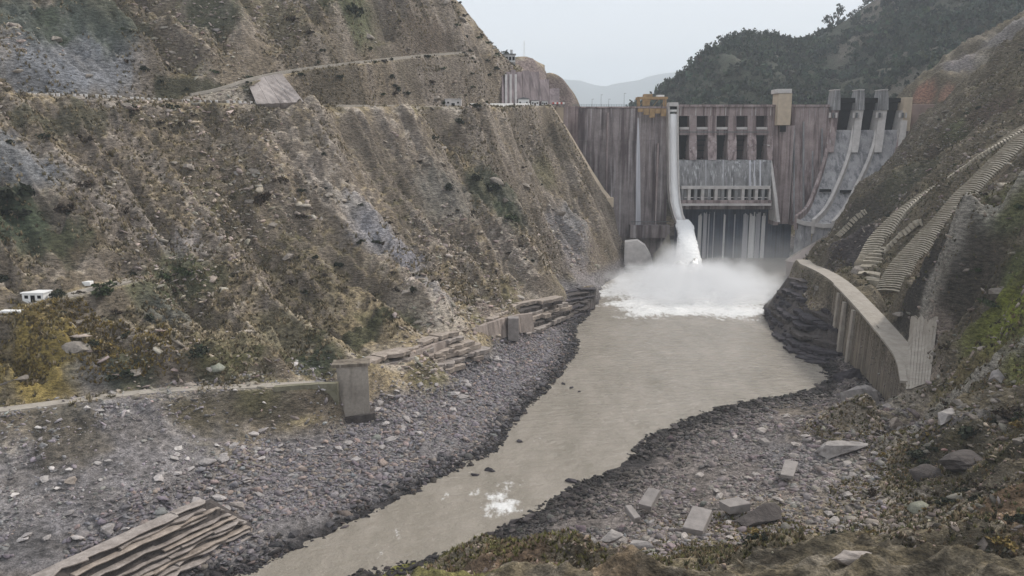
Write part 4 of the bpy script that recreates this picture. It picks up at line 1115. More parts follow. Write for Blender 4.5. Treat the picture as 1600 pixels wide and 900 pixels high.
# ---- bedded rock outcrops: every bed is a part
def layered(name, top, bot, n, zt, zb, depth, label, mats, thick=.8, jit=.35, out=0.0, core=True, skip=(), seg=(2, 7), gap=.12):
    base = PZ(*np.mean(bot, 0), zb); root = empty(name, tuple(base), label, 'rock outcrop')
    top = np.array(top, float); bot = np.array(bot, float)
    step = (zt - zb) / max(1, n - 1)
    for k in range(n):
        if k in skip: continue
        t = k / max(1, n - 1); z = zb + (zt - zb) * t
        line = bot + (top - bot) * t
        full = np.array([PZ(px, py, z) for px, py in smooth_line(line, 2)])
        full = densify(full, 1.5); cuts = [0]
        while cuts[-1] < len(full) - 4: cuts.append(min(len(full) - 1, cuts[-1] + random.randint(*seg)))
        for pts in [full[a:b_ + 1] for a, b_ in zip(cuts[:-1], cuts[1:])]:
            if random.random() < gap or len(pts) < 3: continue
            zs_ = random.uniform(-.25, .25) * abs(step); pts = pts + np.array([0, 0, zs_])
            tan = np.gradient(pts[:, :2], axis=0); nr = np.stack([-tan[:, 1], tan[:, 0]], 1); nr /= np.linalg.norm(nr, axis=1, keepdims=True) + 1e-6
            if (nr * pts[:, :2]).sum() < 0: nr = -nr
            j = rng.normal(0, jit * .5, len(pts)) + rng.normal(0, jit); j = np.where(rng.uniform(0, 1, len(pts)) < .18, j + rng.uniform(.3, 1.1), j)
            th = step * thick * rng.uniform(.75, 1.1) if step > 0 else 1.0
            zj = rng.normal(0, .05, len(pts))
            fo = pts[:, :2] + nr * (j - out)[:, None]; bi = pts[:, :2] + nr * depth
            bm = bmesh.new(); prev = None
            for i in range(len(pts)):
                v = [bm.verts.new((fo[i, 0], fo[i, 1], pts[i, 2] - th + zj[i])), bm.verts.new((fo[i, 0] - nr[i, 0] * .15, fo[i, 1] - nr[i, 1] * .15, pts[i, 2] - .12 + zj[i])), bm.verts.new((fo[i, 0] + nr[i, 0] * .3, fo[i, 1] + nr[i, 1] * .3, pts[i, 2] + zj[i])), bm.verts.new((bi[i, 0], bi[i, 1], pts[i, 2] - .1)), bm.verts.new((bi[i, 0], bi[i, 1], pts[i, 2] - th))]
                if prev:
                    for q in range(5): bm.faces.new((prev[q], prev[(q + 1) % 5], v[(q + 1) % 5], v[q]))
                else: bm.faces.new(v)
                prev = v
            bm.faces.new(prev[::-1])
            part('rock_layer', root, bm, mats[k % len(mats)])
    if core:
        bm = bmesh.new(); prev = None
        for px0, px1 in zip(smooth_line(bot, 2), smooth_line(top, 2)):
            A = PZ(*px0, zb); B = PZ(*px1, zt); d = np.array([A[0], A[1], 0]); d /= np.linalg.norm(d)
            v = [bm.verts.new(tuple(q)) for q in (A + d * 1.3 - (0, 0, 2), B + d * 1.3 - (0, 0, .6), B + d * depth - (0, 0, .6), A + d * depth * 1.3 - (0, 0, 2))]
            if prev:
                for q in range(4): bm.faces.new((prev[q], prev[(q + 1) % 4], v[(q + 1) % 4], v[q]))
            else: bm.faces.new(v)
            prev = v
        bm.faces.new(prev[::-1]); part('rock_core', root, bm, M_CORE)  # dark core tone paints shade into the gaps between beds
    return root
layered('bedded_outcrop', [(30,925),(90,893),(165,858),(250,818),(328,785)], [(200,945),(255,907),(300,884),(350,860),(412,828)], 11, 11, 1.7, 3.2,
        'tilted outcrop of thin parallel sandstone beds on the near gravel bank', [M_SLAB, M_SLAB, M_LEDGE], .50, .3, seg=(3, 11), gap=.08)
layered('bedded_ledge', [(566,572),(600,556),(640,548),(690,524),(735,515)], [(588,622),(615,603),(655,590),(710,572),(775,552)], 6, 17.5, 8.2, 5,
        'pale layered rock ledge right of the concrete bridge pier', [M_LEDGE, M_SLAB, M_LEDGE], .9, .7, seg=(2, 6), gap=.05, core=False)
layered('bedded_ledge', [(735,512),(770,498),(800,478),(840,470),(880,462)], [(776,548),(805,533),(838,515),(866,502),(905,486)], 6, 14.5, 4.5, 5,
        'brown layered rock ledge below the grey slope toward the spray', [M_SLAB, M_CORE, M_LEDGE], .9, .7, seg=(2, 6), gap=.05, core=False)
layered('bedded_ledge', [(838,474),(870,460),(905,452),(931,452)], [(850,520),(880,505),(910,492),(930,480)], 7, 9.5, 1.2, 5,
        'dark stepped rock beds at the waterline on the left of the spray', [M_SLATE, M_CORE], .7, .5)
layered('slate_outcrop', [(1232,433),(1250,436),(1272,442),(1292,452),(1304,470)], [(1191,488),(1203,515),(1240,551),(1275,562),(1312,565)], 9, 19.5, .9, 6,
        'dark slate headland of curved beds jutting into the river below the walkway', [M_SLATE, M_SLATE, M_CORE], .78, .9)
layered('slate_shelf', [(1248,528),(1270,525),(1296,530),(1310,545)], [(1242,556),(1265,566),(1290,566),(1308,566)], 4, 4.2, .5, 5,
        'low dark rock shelf at the waterline under the slate headland', [M_SLATE], .75, .4)

# ---- boulders and blocks
def lump(name, px, py, z, sx, sy, sz, seed, mat, label, cat, rz=0, group=None, sub=2, flat=1.0, rough=.22):
    bm = rock_mesh(seed, 16, flat)
    bmesh.ops.subdivide_edges(bm, edges=bm.edges, cuts=sub, use_grid_fill=True)
    for v in bm.verts:
        k = float(fbm(np.array([v.co.x * 2.3 + seed]), np.array([v.co.y * 2.3 + v.co.z * 1.7]), 3, seed)[0]); v.co *= 1 + k * rough
    p = PZ(px, py, z) if z is not None else hit(px, py, 90)
    bmesh.ops.scale(bm, vec=(sx, sy, sz), verts=bm.verts)
    bmesh.ops.rotate(bm, matrix=Matrix.Rotation(rz, 3, 'Z'), verts=bm.verts, cent=(0, 0, 0))
    bmesh.ops.translate(bm, vec=p, verts=bm.verts)
    return solo(name, bm, mat, tuple(p), label, cat, group)
lump('boulder', 1347, 630, 4.5, 7.2, 6.5, 8.5, 31, M_BOULD, 'huge pale rounded boulder at the foot of the retaining wall', 'boulder', .4)
lump('boulder', 1326, 592, 1.5, 5.5, 5, 6, 32, M_SLATE, 'dark wet boulder between the slate headland and the pale boulder', 'boulder')
lump('boulder', 1400, 668, None, 4.2, 3.2, 3.6, 33, M_LEDGE, 'pale pointed rock beside the huge boulder on the right bank', 'boulder', .5)
lump('boulder', 1322, 700, None, 9.5, 6, 2.6, 34, M_BOULD, 'broad flat grey slab rock above the right gravel bank', 'boulder', .3)
lump('boulder', 1190, 805, 9.5, 7, 3.5, 2.2, 35, M_CORE, 'long dark shale rock behind the concrete blocks', 'boulder', .4)
lump('boulder', 868, 890, 13.5, 2.6, 2.2, 2.2, 36, M_LEDGE, 'pale boulder on the brown mound at the bottom edge', 'boulder')
lump('boulder', 955, 838, 8.5, 3.4, 2.0, 1.2, 37, M_BOULD, 'flat pale boulder left of the tilted concrete blocks', 'boulder', .3)
lump('boulder', 1000, 850, 10, 2.8, 1.8, 1.2, 38, M_BOULD, 'small pale boulder in front of the flat one on the right bank', 'boulder', -.3)
lump('boulder', 1500, 722, None, 6, 5, 3.6, 39, M_CORE, 'dark mossy boulder on the near right slope', 'boulder')
lump('boulder', 1452, 745, None, 4, 3.5, 3, 40, M_CORE, 'dark rounded rock below the mossy boulder on the right', 'boulder')
lump('boulder', 1480, 655, None, 5, 3, 2.0, 41, M_BOULD, 'grey rock rib running up the near right slope', 'boulder', .7)
lump('boulder', 1560, 590, None, 4.5, 2.2, 1.8, 42, M_BOULD, 'pale rock spine on the green right slope', 'boulder', .75)
lump('boulder', 1330, 893, None, 3, 1.5, 1.0, 43, M_SLAB, 'brown bedded rock at the bottom right edge', 'boulder', .1)
lump('boulder', 370, 792, 5.5, 2.2, 1.8, 1.6, 44, M_SLAB, 'squat brown rock at the upper end of the tilted sandstone beds', 'boulder')
lump('boulder', 108, 752, 12, 1.8, 1.4, 1.3, 45, M_LEDGE, 'lone pale boulder on the grey scree', 'boulder')
lump('boulder', 1037, 418, 3, 8.5, 6, 24, 46, mat_rock('mossy_brown_rock', (.075,.065,.045), (.20,.175,.14), .3), 'brown rock cone at the dam foot left of the water jet', 'boulder', sub=3)
lump('boulder', 990, 424, .5, 17, 6, 3.2, 47, M_CORE, 'low dark rock shelf under the white block at the dam foot', 'boulder', sub=3)
def block(px, py, z, lx, ly, lz, rz, tilt, label, mat=M_LEDGE, name='concrete_block', cat='block'):
    p = PZ(px, py, z); bm = bmesh.new(); box(bm, -lx/2, lx/2, -ly/2, ly/2, -lz/2, lz/2, .12)
    for v in bm.verts: v.co += Vector((random.uniform(-.1,.1), random.uniform(-.1,.1), random.uniform(-.08,.08)))
    m_ = Matrix.Translation(p) @ Matrix.Rotation(rz, 4, 'Z') @ Matrix.Rotation(tilt, 4, 'X')
    bmesh.ops.transform(bm, matrix=m_, verts=bm.verts); return solo(name, bm, mat, tuple(p), label, cat)
M_BLK = mat_plain('weathered_block_concrete', (.25,.225,.21), var=.2, scale=.6)
block(1090, 816, 9.0, 4.2, 8.5, 2.0, -.45, .12, 'large tilted concrete block with a dark near face on the right bank', M_BLK)
block(1015, 780, 6.6, 3.0, 6.0, 1.5, -.55, .28, 'pale concrete block tipped up left of the largest block', M_BLK)
block(988, 803, 6.6, 1.6, 4.6, 1.4, .35, .2, 'narrow concrete block leaning beside the tipped one', M_BLK)
block(1148, 790, 8.6, 5.2, 4.2, 1.8, .35, -.1, 'broken concrete slab behind the largest block', M_BLK)
block(1233, 733, 8.6, 3.0, 9.0, 0.8, -.45, .05, 'thin pale slab lying below the flat grey rock', M_BLK)
block(1195, 690, 5.0, 2.0, 2.6, 1.0, .3, .1, 'small squared stone in the middle of the right gravel', M_BLK)
# counted stones of the banks
def stones(n, cond, x0, x1, y0, y1, s0, s1, colr, label, group, sink=.2):
    nm = 'bedrock_outcrop' if 'bedrock' in label else 'boulder'
    pos = sample(n, x0, x1, y0, y1, cond); temps = []
    for k in range(6):
        me = bpy.data.meshes.new('boulder'); bm = rock_mesh(700 + k + int(abs(x0)), 18, .6)
        bmesh.ops.subdivide_edges(bm, edges=bm.edges, cuts=1, use_grid_fill=True)
        for v in bm.verts: v.co *= 1 + random.uniform(-.06, .06)
        bm.to_mesh(me); bm.free()
        at = me.color_attributes.new('Col', 'FLOAT_COLOR', 'POINT'); f_ = random.uniform(.75, 1.3)
        at.data.foreach_set('color', np.tile(np.array([colr[0]*f_, colr[1]*f_, colr[2]*f_, 1], np.float32), len(me.vertices)))
        me.materials.append(M_STONE); temps.append(me)
    for p in pos:
        o = bpy.data.objects.new(nm, temps[random.randrange(6)]); s_ = random.uniform(s0, s1) * (1 if random.random() < .8 else 1.35)
        o.location = (p[0], p[1], p[2] + s_ * sink); o.scale = (s_ * random.uniform(.9, 1.5), s_, s_ * random.uniform(.6, 1)); o.rotation_euler = (random.uniform(-.3,.3), random.uniform(-.3,.3), random.uniform(0, 6.28))
        col.objects.link(o); tag(o, label, nm.replace('bedrock_', 'rock '), group)
stones(80, lambda x, y, z: (x < river_x(y) - 12) & (z > 3) & (z < 10) & in_view(x, y, z, 0), -140, 20, 140, 300, .9, 1.6, (.34,.31,.295), 'pale grey boulder lying on the left gravel bank', 'boulders on the left gravel bank')
stones(40, lambda x, y, z: (x < river_x(y)) & (z > -.2) & (z < 1.0) & in_view(x, y, z, 0), -80, 60, 150, 400, .8, 1.4, (.07,.065,.068), 'dark wet boulder at the water edge of the left bank', 'wet boulders along the left waterline')
stones(45, lambda x, y, z: (x > river_x(y)) & (z > -.2) & (z < 1.3) & in_view(x, y, z, 0), -40, 130, 150, 330, .8, 1.5, (.07,.06,.058), 'dark wet boulder at the water edge of the right bank', 'wet boulders along the right waterline')
stones(65, lambda x, y, z: (x > river_x(y) + 10) & (z > 3) & (z < 12) & in_view(x, y, z, 0), -20, 120, 120, 280, .8, 1.5, (.32,.285,.26), 'pale brown boulder lying on the right gravel bank', 'boulders on the right gravel bank')
stones(35, lambda x, y, z: (x < river_x(y)) & (z > 10) & (z < 24) & (y < 235) & in_view(x, y, z, 0), -150, -20, 160, 235, .6, 1.2, (.40,.37,.35), 'whitish boulder scattered on the grey scree below the lower path', 'boulders on the grey scree')
stones(55, lambda x, y, z: (x < river_x(y)) & (z > 24) & (z < 165) & in_view(x, y, z, 0) & (fbm(x / 30, y / 30, 3, 65) > .0), -270, 30, 190, 540, 1.6, 3.4, (.235,.205,.175), 'pale bedrock outcrop breaking through the left hillside', 'bedrock outcrops on the left hillside', -.1)
stones(30, lambda x, y, z: (x > river_x(y)) & (z > 14) & (z < 120) & clear_of_walkway(x, y) & in_view(x, y, z, 0), 60, 300, 120, 480, 1.4, 3.2, (.16,.14,.12), 'dark bedrock outcrop on the right slope', 'bedrock outcrops on the right slope', -.1)
# rocks breaking the river surface
for i, (px, py, s_) in enumerate([(768,735,1.5),(742,742,1.0),(880,600,.9),(893,606,.8),(905,612,.7),(812,690,1.1),(893,752,1.6),(1252,668,.9)]):
    o = lump('boulder', px, py, .1, s_ * 1.4, s_, s_ * .7, 60 + i, M_SLATE, 'small dark rock breaking the river surface', 'boulder', random.uniform(0, 3), 'rocks standing in the river', sub=1)

# ---- bridge pier on the left bank
pb = PZ(553, 652, 7.2)
pr = empty('bridge_pier', tuple(pb), 'tall blank concrete bridge pier standing on the left gravel bank', 'bridge pier', rz=0)
zt = P(553, 571, pb[1] + 1.5)[2]
bm = bmesh.new(); hexa(bm, [(pb[0]-3.3,pb[1]-1.2,4),(pb[0]+4.6,pb[1]+1.0,4),(pb[0]+3.6,pb[1]+6,4),(pb[0]-4.2,pb[1]+4,4),(pb[0]-4.3,pb[1]-1.2,zt),(pb[0]+4.4,pb[1]+1.0,zt),(pb[0]+3.4,pb[1]+6,zt),(pb[0]-5.2,pb[1]+4,zt)])
part('shaft', pr, bm, mat_streak('pier_concrete', (.31,.275,.235), (.19,.165,.14), (.40,.365,.33), .4, .2, sx=.4, sz=.05, seed=7))
bm = bmesh.new(); hexa(bm, [(pb[0]-2.6,pb[1]-2.6,3),(pb[0]+6,pb[1]+.6,3),(pb[0]+5,pb[1]+6,3),(pb[0]-3.6,pb[1]+4,3),(pb[0]-2.6,pb[1]-2.6,7.6),(pb[0]+6,pb[1]+.6,8.3),(pb[0]+5,pb[1]+6,8.3),(pb[0]-3.6,pb[1]+4,7.6)]); part('footing', pr, bm, M_CORE)
bm = bmesh.new(); hexa(bm, [(pb[0]-5.6,pb[1]-1.6,zt+.02),(pb[0]+4.9,pb[1]+.7,zt+.02),(pb[0]+4,pb[1]+6.6,zt+.02),(pb[0]-6.2,pb[1]+4.4,zt+.02),(pb[0]-5.6,pb[1]-1.6,zt+.9),(pb[0]+4.9,pb[1]+.7,zt+.9),(pb[0]+4,pb[1]+6.6,zt+.9),(pb[0]-6.2,pb[1]+4.4,zt+.9)]); part('bearing_shelf', pr, bm, M_CWALL)
# abutment wall joining the path to the pier
ab = empty('abutment_wall', tuple(PZ(480, 600, 17)), 'low greenish concrete wall between the lower path and the bridge pier', 'wall')
M_MOSSC = mat_rock('mossy_concrete', (.10,.095,.06), (.25,.23,.165), .3)
PB = [PZ(430,603,19.6), PZ(470,600,19.2), PZ(500,598,18.8), PZ(530,597,18.5)]
for a, b_ in zip(PB[:-1], PB[1:]):
    bm = bmesh.new(); A = a + (b_ - a) * .01; B = b_ - (b_ - a) * .01
    hexa(bm, [A+(0,-2.2,-6), B+(0,-2.2,-6), B+(0,-.4,-6), A+(0,-.4,-6), A+(0,-2.2,.3), B+(0,-2.2,.3), B+(0,-.4,.3), A+(0,-.4,.3)]); part('wall_panel', ab, bm, M_MOSSC)

# ---- right bank: walkway, retaining wall with buttresses
def ribbon(name, pts, w0, w1, lift, mat, thick=.3):
    pts = densify(np.asarray(pts), 3.0); tan = np.gradient(pts[:, :2], axis=0); nr = np.stack([-tan[:, 1], tan[:, 0]], 1); nr /= np.linalg.norm(nr, axis=1, keepdims=True) + 1e-9
    bm = bmesh.new(); prev = None
    for i in range(len(pts)):
        a = pts[i, :2] + nr[i] * w0; b_ = pts[i, :2] - nr[i] * w1; z = pts[i, 2] + lift
        v = [bm.verts.new((a[0], a[1], z - thick)), bm.verts.new((a[0], a[1], z)), bm.verts.new((b_[0], b_[1], z)), bm.verts.new((b_[0], b_[1], z - thick))]
        if prev:
            for k in range(4): bm.faces.new((prev[k], prev[(k+1) % 4], v[(k+1) % 4], v[k]))
        else: bm.faces.new(v)
        prev = v
    bm.faces.new(prev[::-1]); return part(name, None, bm, mat)
o = ribbon('walkway', BENCH, 3.4, 3.4, .12, M_WALK); tag(o, kind='structure')
BD = densify(BENCH, 6.0); BD = BD[(BD[:, 1] < 335) & (BD[:, 1] > 226)]
rw = empty('retaining_wall', (BD[len(BD)//2][0] - 4, BD[len(BD)//2][1], 2), 'tall stained retaining wall with buttresses carrying the walkway above the right bank', 'retaining wall')
for i, (a, b_) in enumerate(zip(BD[:-1], BD[1:])):
    A = np.array([a[0] - 3.6, a[1], 0]); B = np.array([b_[0] - 3.6, b_[1], 0]); d = (B - A); A = A + d * .006; B = B - d * .006
    bm = bmesh.new(); hexa(bm, [A+(-1.6,0,-3), A+(1.2,0,-3), B+(1.2,0,-3), B+(-1.6,0,-3), A+(-.4,0,a[2]-.25), A+(1.2,0,a[2]-.25), B+(1.2,0,b_[2]-.25), B+(-.4,0,b_[2]-.25)]); part('wall_panel', rw, bm, M_CWALL)
    bm = bmesh.new(); hexa(bm, [A+(-.9,0,a[2]-.24), A+(1.3,0,a[2]-.24), B+(1.3,0,b_[2]-.24), B+(-.9,0,b_[2]-.24), A+(-.9,0,a[2]+.5), A+(1.3,0,a[2]+.5), B+(1.3,0,b_[2]+.5), B+(-.9,0,b_[2]+.5)]); part('coping', rw, bm, M_WALK)
for y in (300, 311, 322):
    k = np.argmin(abs(BD[:, 1] - y)); q = BD[k]; bm = bmesh.new()
    hexa(bm, [(q[0]-6.6,y-1.0,-3),(q[0]-4.2,y-1.0,-3),(q[0]-4.2,y+1.0,-3),(q[0]-6.6,y+1.0,-3),(q[0]-5.2,y-1.0,q[2]-1.2),(q[0]-4.2,y-1.0,q[2]-1.2),(q[0]-4.2,y+1.0,q[2]-1.2),(q[0]-5.2,y+1.0,q[2]-1.2)]); part('buttress', rw, bm, M_WALK)

# ---- ribbed drains and lattice on the right slope
M_RIB = mat_rock('weathered_rib_concrete', (.27,.235,.18), (.50,.445,.36), .5)
def stepped(path_px, w0, w1, n, label, hh=.7, name='stepped_drain', line=None):
    pts = smooth_line(np.array(path_px, float), 2); t = np.linspace(0, 1, n); tt = np.linspace(0, 1, len(pts))
    px = np.interp(t, tt, pts[:, 0]); py = np.interp(t, tt, pts[:, 1])
    W_ = [hit(a, b_, 200) for a, b_ in zip(px, py)]; W_ = [q for q in W_ if q is not None]
    if line is not None:
        q = densify(line, .5); q = q[np.linspace(0, len(q) - 1, n).astype(int)]; q[:, 2] = height(q[:, 0], q[:, 1]) + .2; W_ = list(q)
    root = empty(name, tuple(W_[0]), label, 'drain')
    # keep a steady line down the slope
    W_ = np.array(W_); kx = np.ones(5) / 5
    for a in (0, 1, 2, 2, 2): W_[2:-2, a] = np.convolve(W_[:, a], kx, 'valid')
    W_[:, 2] = np.maximum(W_[:, 2], height(W_[:, 0], W_[:, 1]) - .2)
    for i in range(len(W_) - 1):
        d = W_[min(i + 1, len(W_) - 1)] - W_[max(i - 1, 0)]; d /= np.linalg.norm(d) + 1e-9
        side = np.cross(d, (0, 0, 1)); side /= np.linalg.norm(side) + 1e-9; up = np.cross(side, d)
        L = min(np.linalg.norm(W_[i + 1] - W_[i]), 1.3 * np.median(np.linalg.norm(np.diff(W_, axis=0), axis=1))) * .62; wd = w0 + (w1 - w0) * i / len(W_)
        bm = bmesh.new(); q = W_[i]
        arc = [-1, -.5, 0, .5, 1]; prev = None
        for s_ in arc:
            c_ = q + side * wd * s_ - d * (abs(s_) ** 2) * .6 * wd * .35 + up * random.uniform(-.06, .06)
            v = [bm.verts.new(tuple(c_ + up * -2.2)), bm.verts.new(tuple(c_ + up * (hh + random.uniform(-.1, .1)))), bm.verts.new(tuple(c_ + d * L + up * (hh * .8))), bm.verts.new(tuple(c_ + d * L - up * 2.2))]
            if prev:
                for k in range(4): bm.faces.new((prev[k], prev[(k+1) % 4], v[(k+1) % 4], v[k]))
            else: bm.faces.new(v)
            prev = v
        bm.faces.new(prev[::-1]); part('step', root, bm, M_RIB)
    return root
stepped([(1384,498),(1392,470),(1420,420),(1450,380),(1490,335),(1520,300),(1560,262),(1612,214)], 7.6, 5.4, 84, 'wide ribbed concrete drain curving up the right slope beside the dark hollow', 1.4, line=DR1)
stepped([(1345,430),(1372,380),(1400,345),(1440,312),(1480,282),(1520,258),(1560,234),(1618,197)], 6.4, 4.8, 80, 'narrower ribbed concrete drain higher on the right slope', 1.2, line=DR2)
stepped([(1356,440),(1362,412),(1384,388),(1410,366),(1440,345)], 4.5, 4.0, 22, 'broad lattice of pale horizontal ribs at the foot of the right slope', .8, 'rib_lattice')
stepped([(1308,372),(1320,358),(1334,344),(1352,330)], 1.4, 1.2, 14, 'small ribbed drain on the dark slope beside the spillway', .7)
# paved fan below the hollow
fan = empty('paved_fan', tuple(hit(1440, 560, 200)), 'fan of pale concrete paving strips below the dark rock hollow', 'paving')
FC_ = [(1422,500),(1464,506),(1452,598),(1414,612)]
def fan_pt(u, v):
    q = (1-u)*(1-v)*np.array(FC_[0]) + u*(1-v)*np.array(FC_[1]) + u*v*np.array(FC_[2]) + (1-u)*v*np.array(FC_[3]); return hit(q[0], q[1], 200)
FG = np.array([[fan_pt(i / 16, j / 8) for i in range(17)] for j in range(9)])
for _ in range(6):
    G2 = FG.copy(); G2[1:-1, 1:-1] = (FG[:-2, 1:-1] + FG[2:, 1:-1] + FG[1:-1, :-2] + FG[1:-1, 2:]) / 4; FG = G2
for i in range(8):
    bm = bmesh.new(); prev = None
    for j in range(9):
        A, B = FG[j, 2 * i], FG[j, 2 * i + 2]; d = (B - A) * .06
        v = [bm.verts.new(tuple(A + d + (0, .8, -1.2))), bm.verts.new(tuple(A + d + (0, -.35, .4))), bm.verts.new(tuple(B - d + (0, -.35, .4))), bm.verts.new(tuple(B - d + (0, .8, -1.2)))]
        if prev:
            for q in range(4): bm.faces.new((prev[q], prev[(q+1) % 4], v[(q+1) % 4], v[q]))
        else: bm.faces.new(v)
        prev = v
    bm.faces.new(prev[::-1]); part('paving_strip', fan, bm, M_WALK)

# ---- roads on the left hillside
for nm, ln, wd in (('upper_road', ROAD, 3.0), ('hill_track', TRACK, 2.2), ('lower_path', PATH, 2.0), ('bench_track', PATH2, 2.6)):
    o = ribbon(nm, ln, wd, wd, .1, M_WALK, .5); tag(o, kind='structure')
def along(line, px):
    q = densify(line, 1.0); a, _ = proj(q[:, 0], q[:, 1], q[:, 2]); i = np.argsort(a)
    return np.array([np.interp(px, a[i], q[i, k]) for k in range(3)])
st_me = bpy.data.meshes.new('parapet_stone'); bm = bmesh.new(); box(bm, -.62, .62, -.25, .25, -.6, .8, .1); bm.to_mesh(st_me); bm.free(); st_me.materials.append(mat_plain('chalky_white_stone', (.60,.57,.54), var=.25, scale=.7))
for k in range(42):
    px = 46 + k * 8.8 + random.uniform(-.8, .8)
    if random.random() < .10: continue
    q = along(ROAD, px); o = bpy.data.objects.new('parapet_stone', st_me); o.location = (q[0] + 1.6, q[1] - 2.7, q[2] + .15); o.rotation_euler = (0, 0, .15); o.scale = (random.uniform(.8, 1.15), 1, random.uniform(.8, 1.1))
    col.objects.link(o); tag(o, 'white parapet stone on the outer edge of the upper road', 'parapet stone', 'parapet stones along the upper road')
for i, (a, b_, lab) in enumerate([(40, 400, 'long pale kerb wall under the white parapet stones of the upper road'), (412, 520, 'pale low kerb wall of the upper road below the concrete slope'), (520, 640, 'pale low kerb wall of the upper road in the middle of the hillside')]):
    root = empty('kerb_wall', tuple(along(ROAD, a)), lab, 'wall')
    xs = np.arange(a, b_, 9.0)
    for x0, x1 in zip(xs[:-1], xs[1:]):
        A, B = along(ROAD, x0), along(ROAD, x1); d = B - A; A = A + d * .03; B = B - d * .03; bm = bmesh.new()
        hexa(bm, [A+(1,-3.2,-1), B+(1,-3.2,-1), B+(1,-2.6,-1), A+(1,-2.6,-1), A+(1,-3.2,.8), B+(1,-3.2,.8), B+(1,-2.6,.8), A+(1,-2.6,.8)]); part('wall_panel', root, bm, M_CWALL if i == 0 else M_WALK)
M_SLOPEC = mat_streak('dusty_slope_concrete', (.33,.29,.27), (.22,.19,.175), (.42,.38,.36), .4, .2, sx=.2, sz=.05, seed=400)
# concrete faced slope between road and track
cs = empty('concrete_slope', tuple(hit(430, 150, 250)), 'pale concrete faced slope between the upper road and the hill track', 'slope lining')
cor = [(386,128),(441,119),(476,166),(402,167)]
def bil(u, v): return tuple((1-u)*(1-v)*np.array(cor[0]) + u*(1-v)*np.array(cor[1]) + u*v*np.array(cor[2]) + (1-u)*v*np.array(cor[3]))
def drape(u, v):
    px, py = bil(u, v); q = hit(px, py, 250); e = 1.5
    gxx = float(height(q[0] + e, q[1]) - height(q[0] - e, q[1])) / (2 * e); gyy = float(height(q[0], q[1] + e) - height(q[0], q[1] - e)) / (2 * e)
    n_ = np.array([-gxx, -gyy, 1.0]); n_ /= np.linalg.norm(n_); return q, n_
CG = [[drape(i / 12, j / 6) for i in range(13)] for j in range(7)]
CG = np.array([[q for q, n_ in r_] for r_ in CG])
for _ in range(24):
    CG[0, 1:-1] = (CG[0, :-2] + CG[0, 2:]) / 2; CG[-1, 1:-1] = (CG[-1, :-2] + CG[-1, 2:]) / 2; CG[1:-1, 0] = (CG[:-2, 0] + CG[2:, 0]) / 2; CG[1:-1, -1] = (CG[:-2, -1] + CG[2:, -1]) / 2
    G2 = CG.copy(); G2[1:-1, 1:-1] = (CG[:-2, 1:-1] + CG[2:, 1:-1] + CG[1:-1, :-2] + CG[1:-1, 2:]) / 4; CG = G2
for i in range(4):
    for j in range(2):
        bm = bmesh.new(); vt, vb = {}, {}
        for a in range(4):
            for b_ in range(4):
                q = CG[j * 3 + b_, i * 3 + a] + np.array([.35 * (1.5 - a) / 1.5 * .15, -.9, .8]); vt[a, b_] = bm.verts.new(tuple(q)); vb[a, b_] = bm.verts.new(tuple(q + np.array([0, 2.2, -2.2])))
        for a in range(3):
            for b_ in range(3):
                bm.faces.new((vt[a, b_], vt[a + 1, b_], vt[a + 1, b_ + 1], vt[a, b_ + 1]))
        ring = [(a, 0) for a in range(4)] + [(3, b_) for b_ in range(1, 4)] + [(a, 3) for a in (2, 1, 0)] + [(0, b_) for b_ in (2, 1)]
        for p_, q_ in zip(ring, ring[1:] + ring[:1]): bm.faces.new((vt[p_], vb[p_], vb[q_], vt[q_]))
        part('slope_panel', cs, bm, M_SLOPEC)
# ---- small buildings
def hut(px, py, Y, wx, dy, hz, label, roof='flat', name='hut', cat='hut', wm=M_WHITE, rm=M_STEEL, z0=None):
    q = P(px, py, Y); z0 = q[2] if z0 is None else z0
    h_ = empty(name, (q[0], q[1], z0), label, cat)
    bm = bmesh.new(); box(bm, q[0]-wx/2, q[0]+wx/2, Y, Y+dy, z0-1.5, z0+hz, .05); part('wall', h_, bm, wm)
    bm = bmesh.new()
    if roof == 'flat': box(bm, q[0]-wx/2-.3, q[0]+wx/2+.3, Y-.3, Y+dy+.3, z0+hz+.01, z0+hz+.3)
    else: prism(bm, [(q[0]-wx/2-.3, Y-.3, z0+hz+.01), (q[0]+wx/2+.3, Y-.3, z0+hz+.01), (q[0]+wx/2+.3, Y-.3, z0+hz+.3), (q[0], Y-.3, z0+hz+1.3), (q[0]-wx/2-.3, Y-.3, z0+hz+.3)], (0, dy+.6, 0))
    part('roof', h_, bm, rm)
    bm = bmesh.new(); box(bm, q[0]-wx*.1, q[0]+wx*.1, Y-.08, Y+.1, z0+.1, z0+min(2.1, hz*.8)); part('door', h_, bm, M_DARK)
    for s_ in (-1, 1):
        bm = bmesh.new(); box(bm, q[0]+s_*wx*.3-.5, q[0]+s_*wx*.3+.5, Y-.06, Y+.1, z0+hz*.45, z0+hz*.45+.9); part('window', h_, bm, M_DARK)
    return h_
hq = hit(52, 474, 180)
hut(52, 473, hq[1] + .5, 6.0, 4, 2.6, 'white flat roofed shed on the bench track at the left edge', 'flat', 'shed', 'shed', M_WHITE, M_WHITE)
for px, py, wx, lab, nm in [(20, 489, 5.5, 'white flat slab lying beside the bench track left of the shed', 'white_slab'), (137, 444, 2.6, 'small white board at the far end of the bench track', 'white_board')]:
    q = hit(px, py, 170); bm = bmesh.new(); box(bm, q[0]-wx/2, q[0]+wx/2, q[1]-1.2, q[1]+1.0, q[2]-.5, q[2]+.75, .06); solo(nm, bm, M_WHITE, tuple(q), lab, 'slab')
def bz(px, py, Y): return P(px, py, Y)[2]
RB = lambda px: along(ROAD, px)
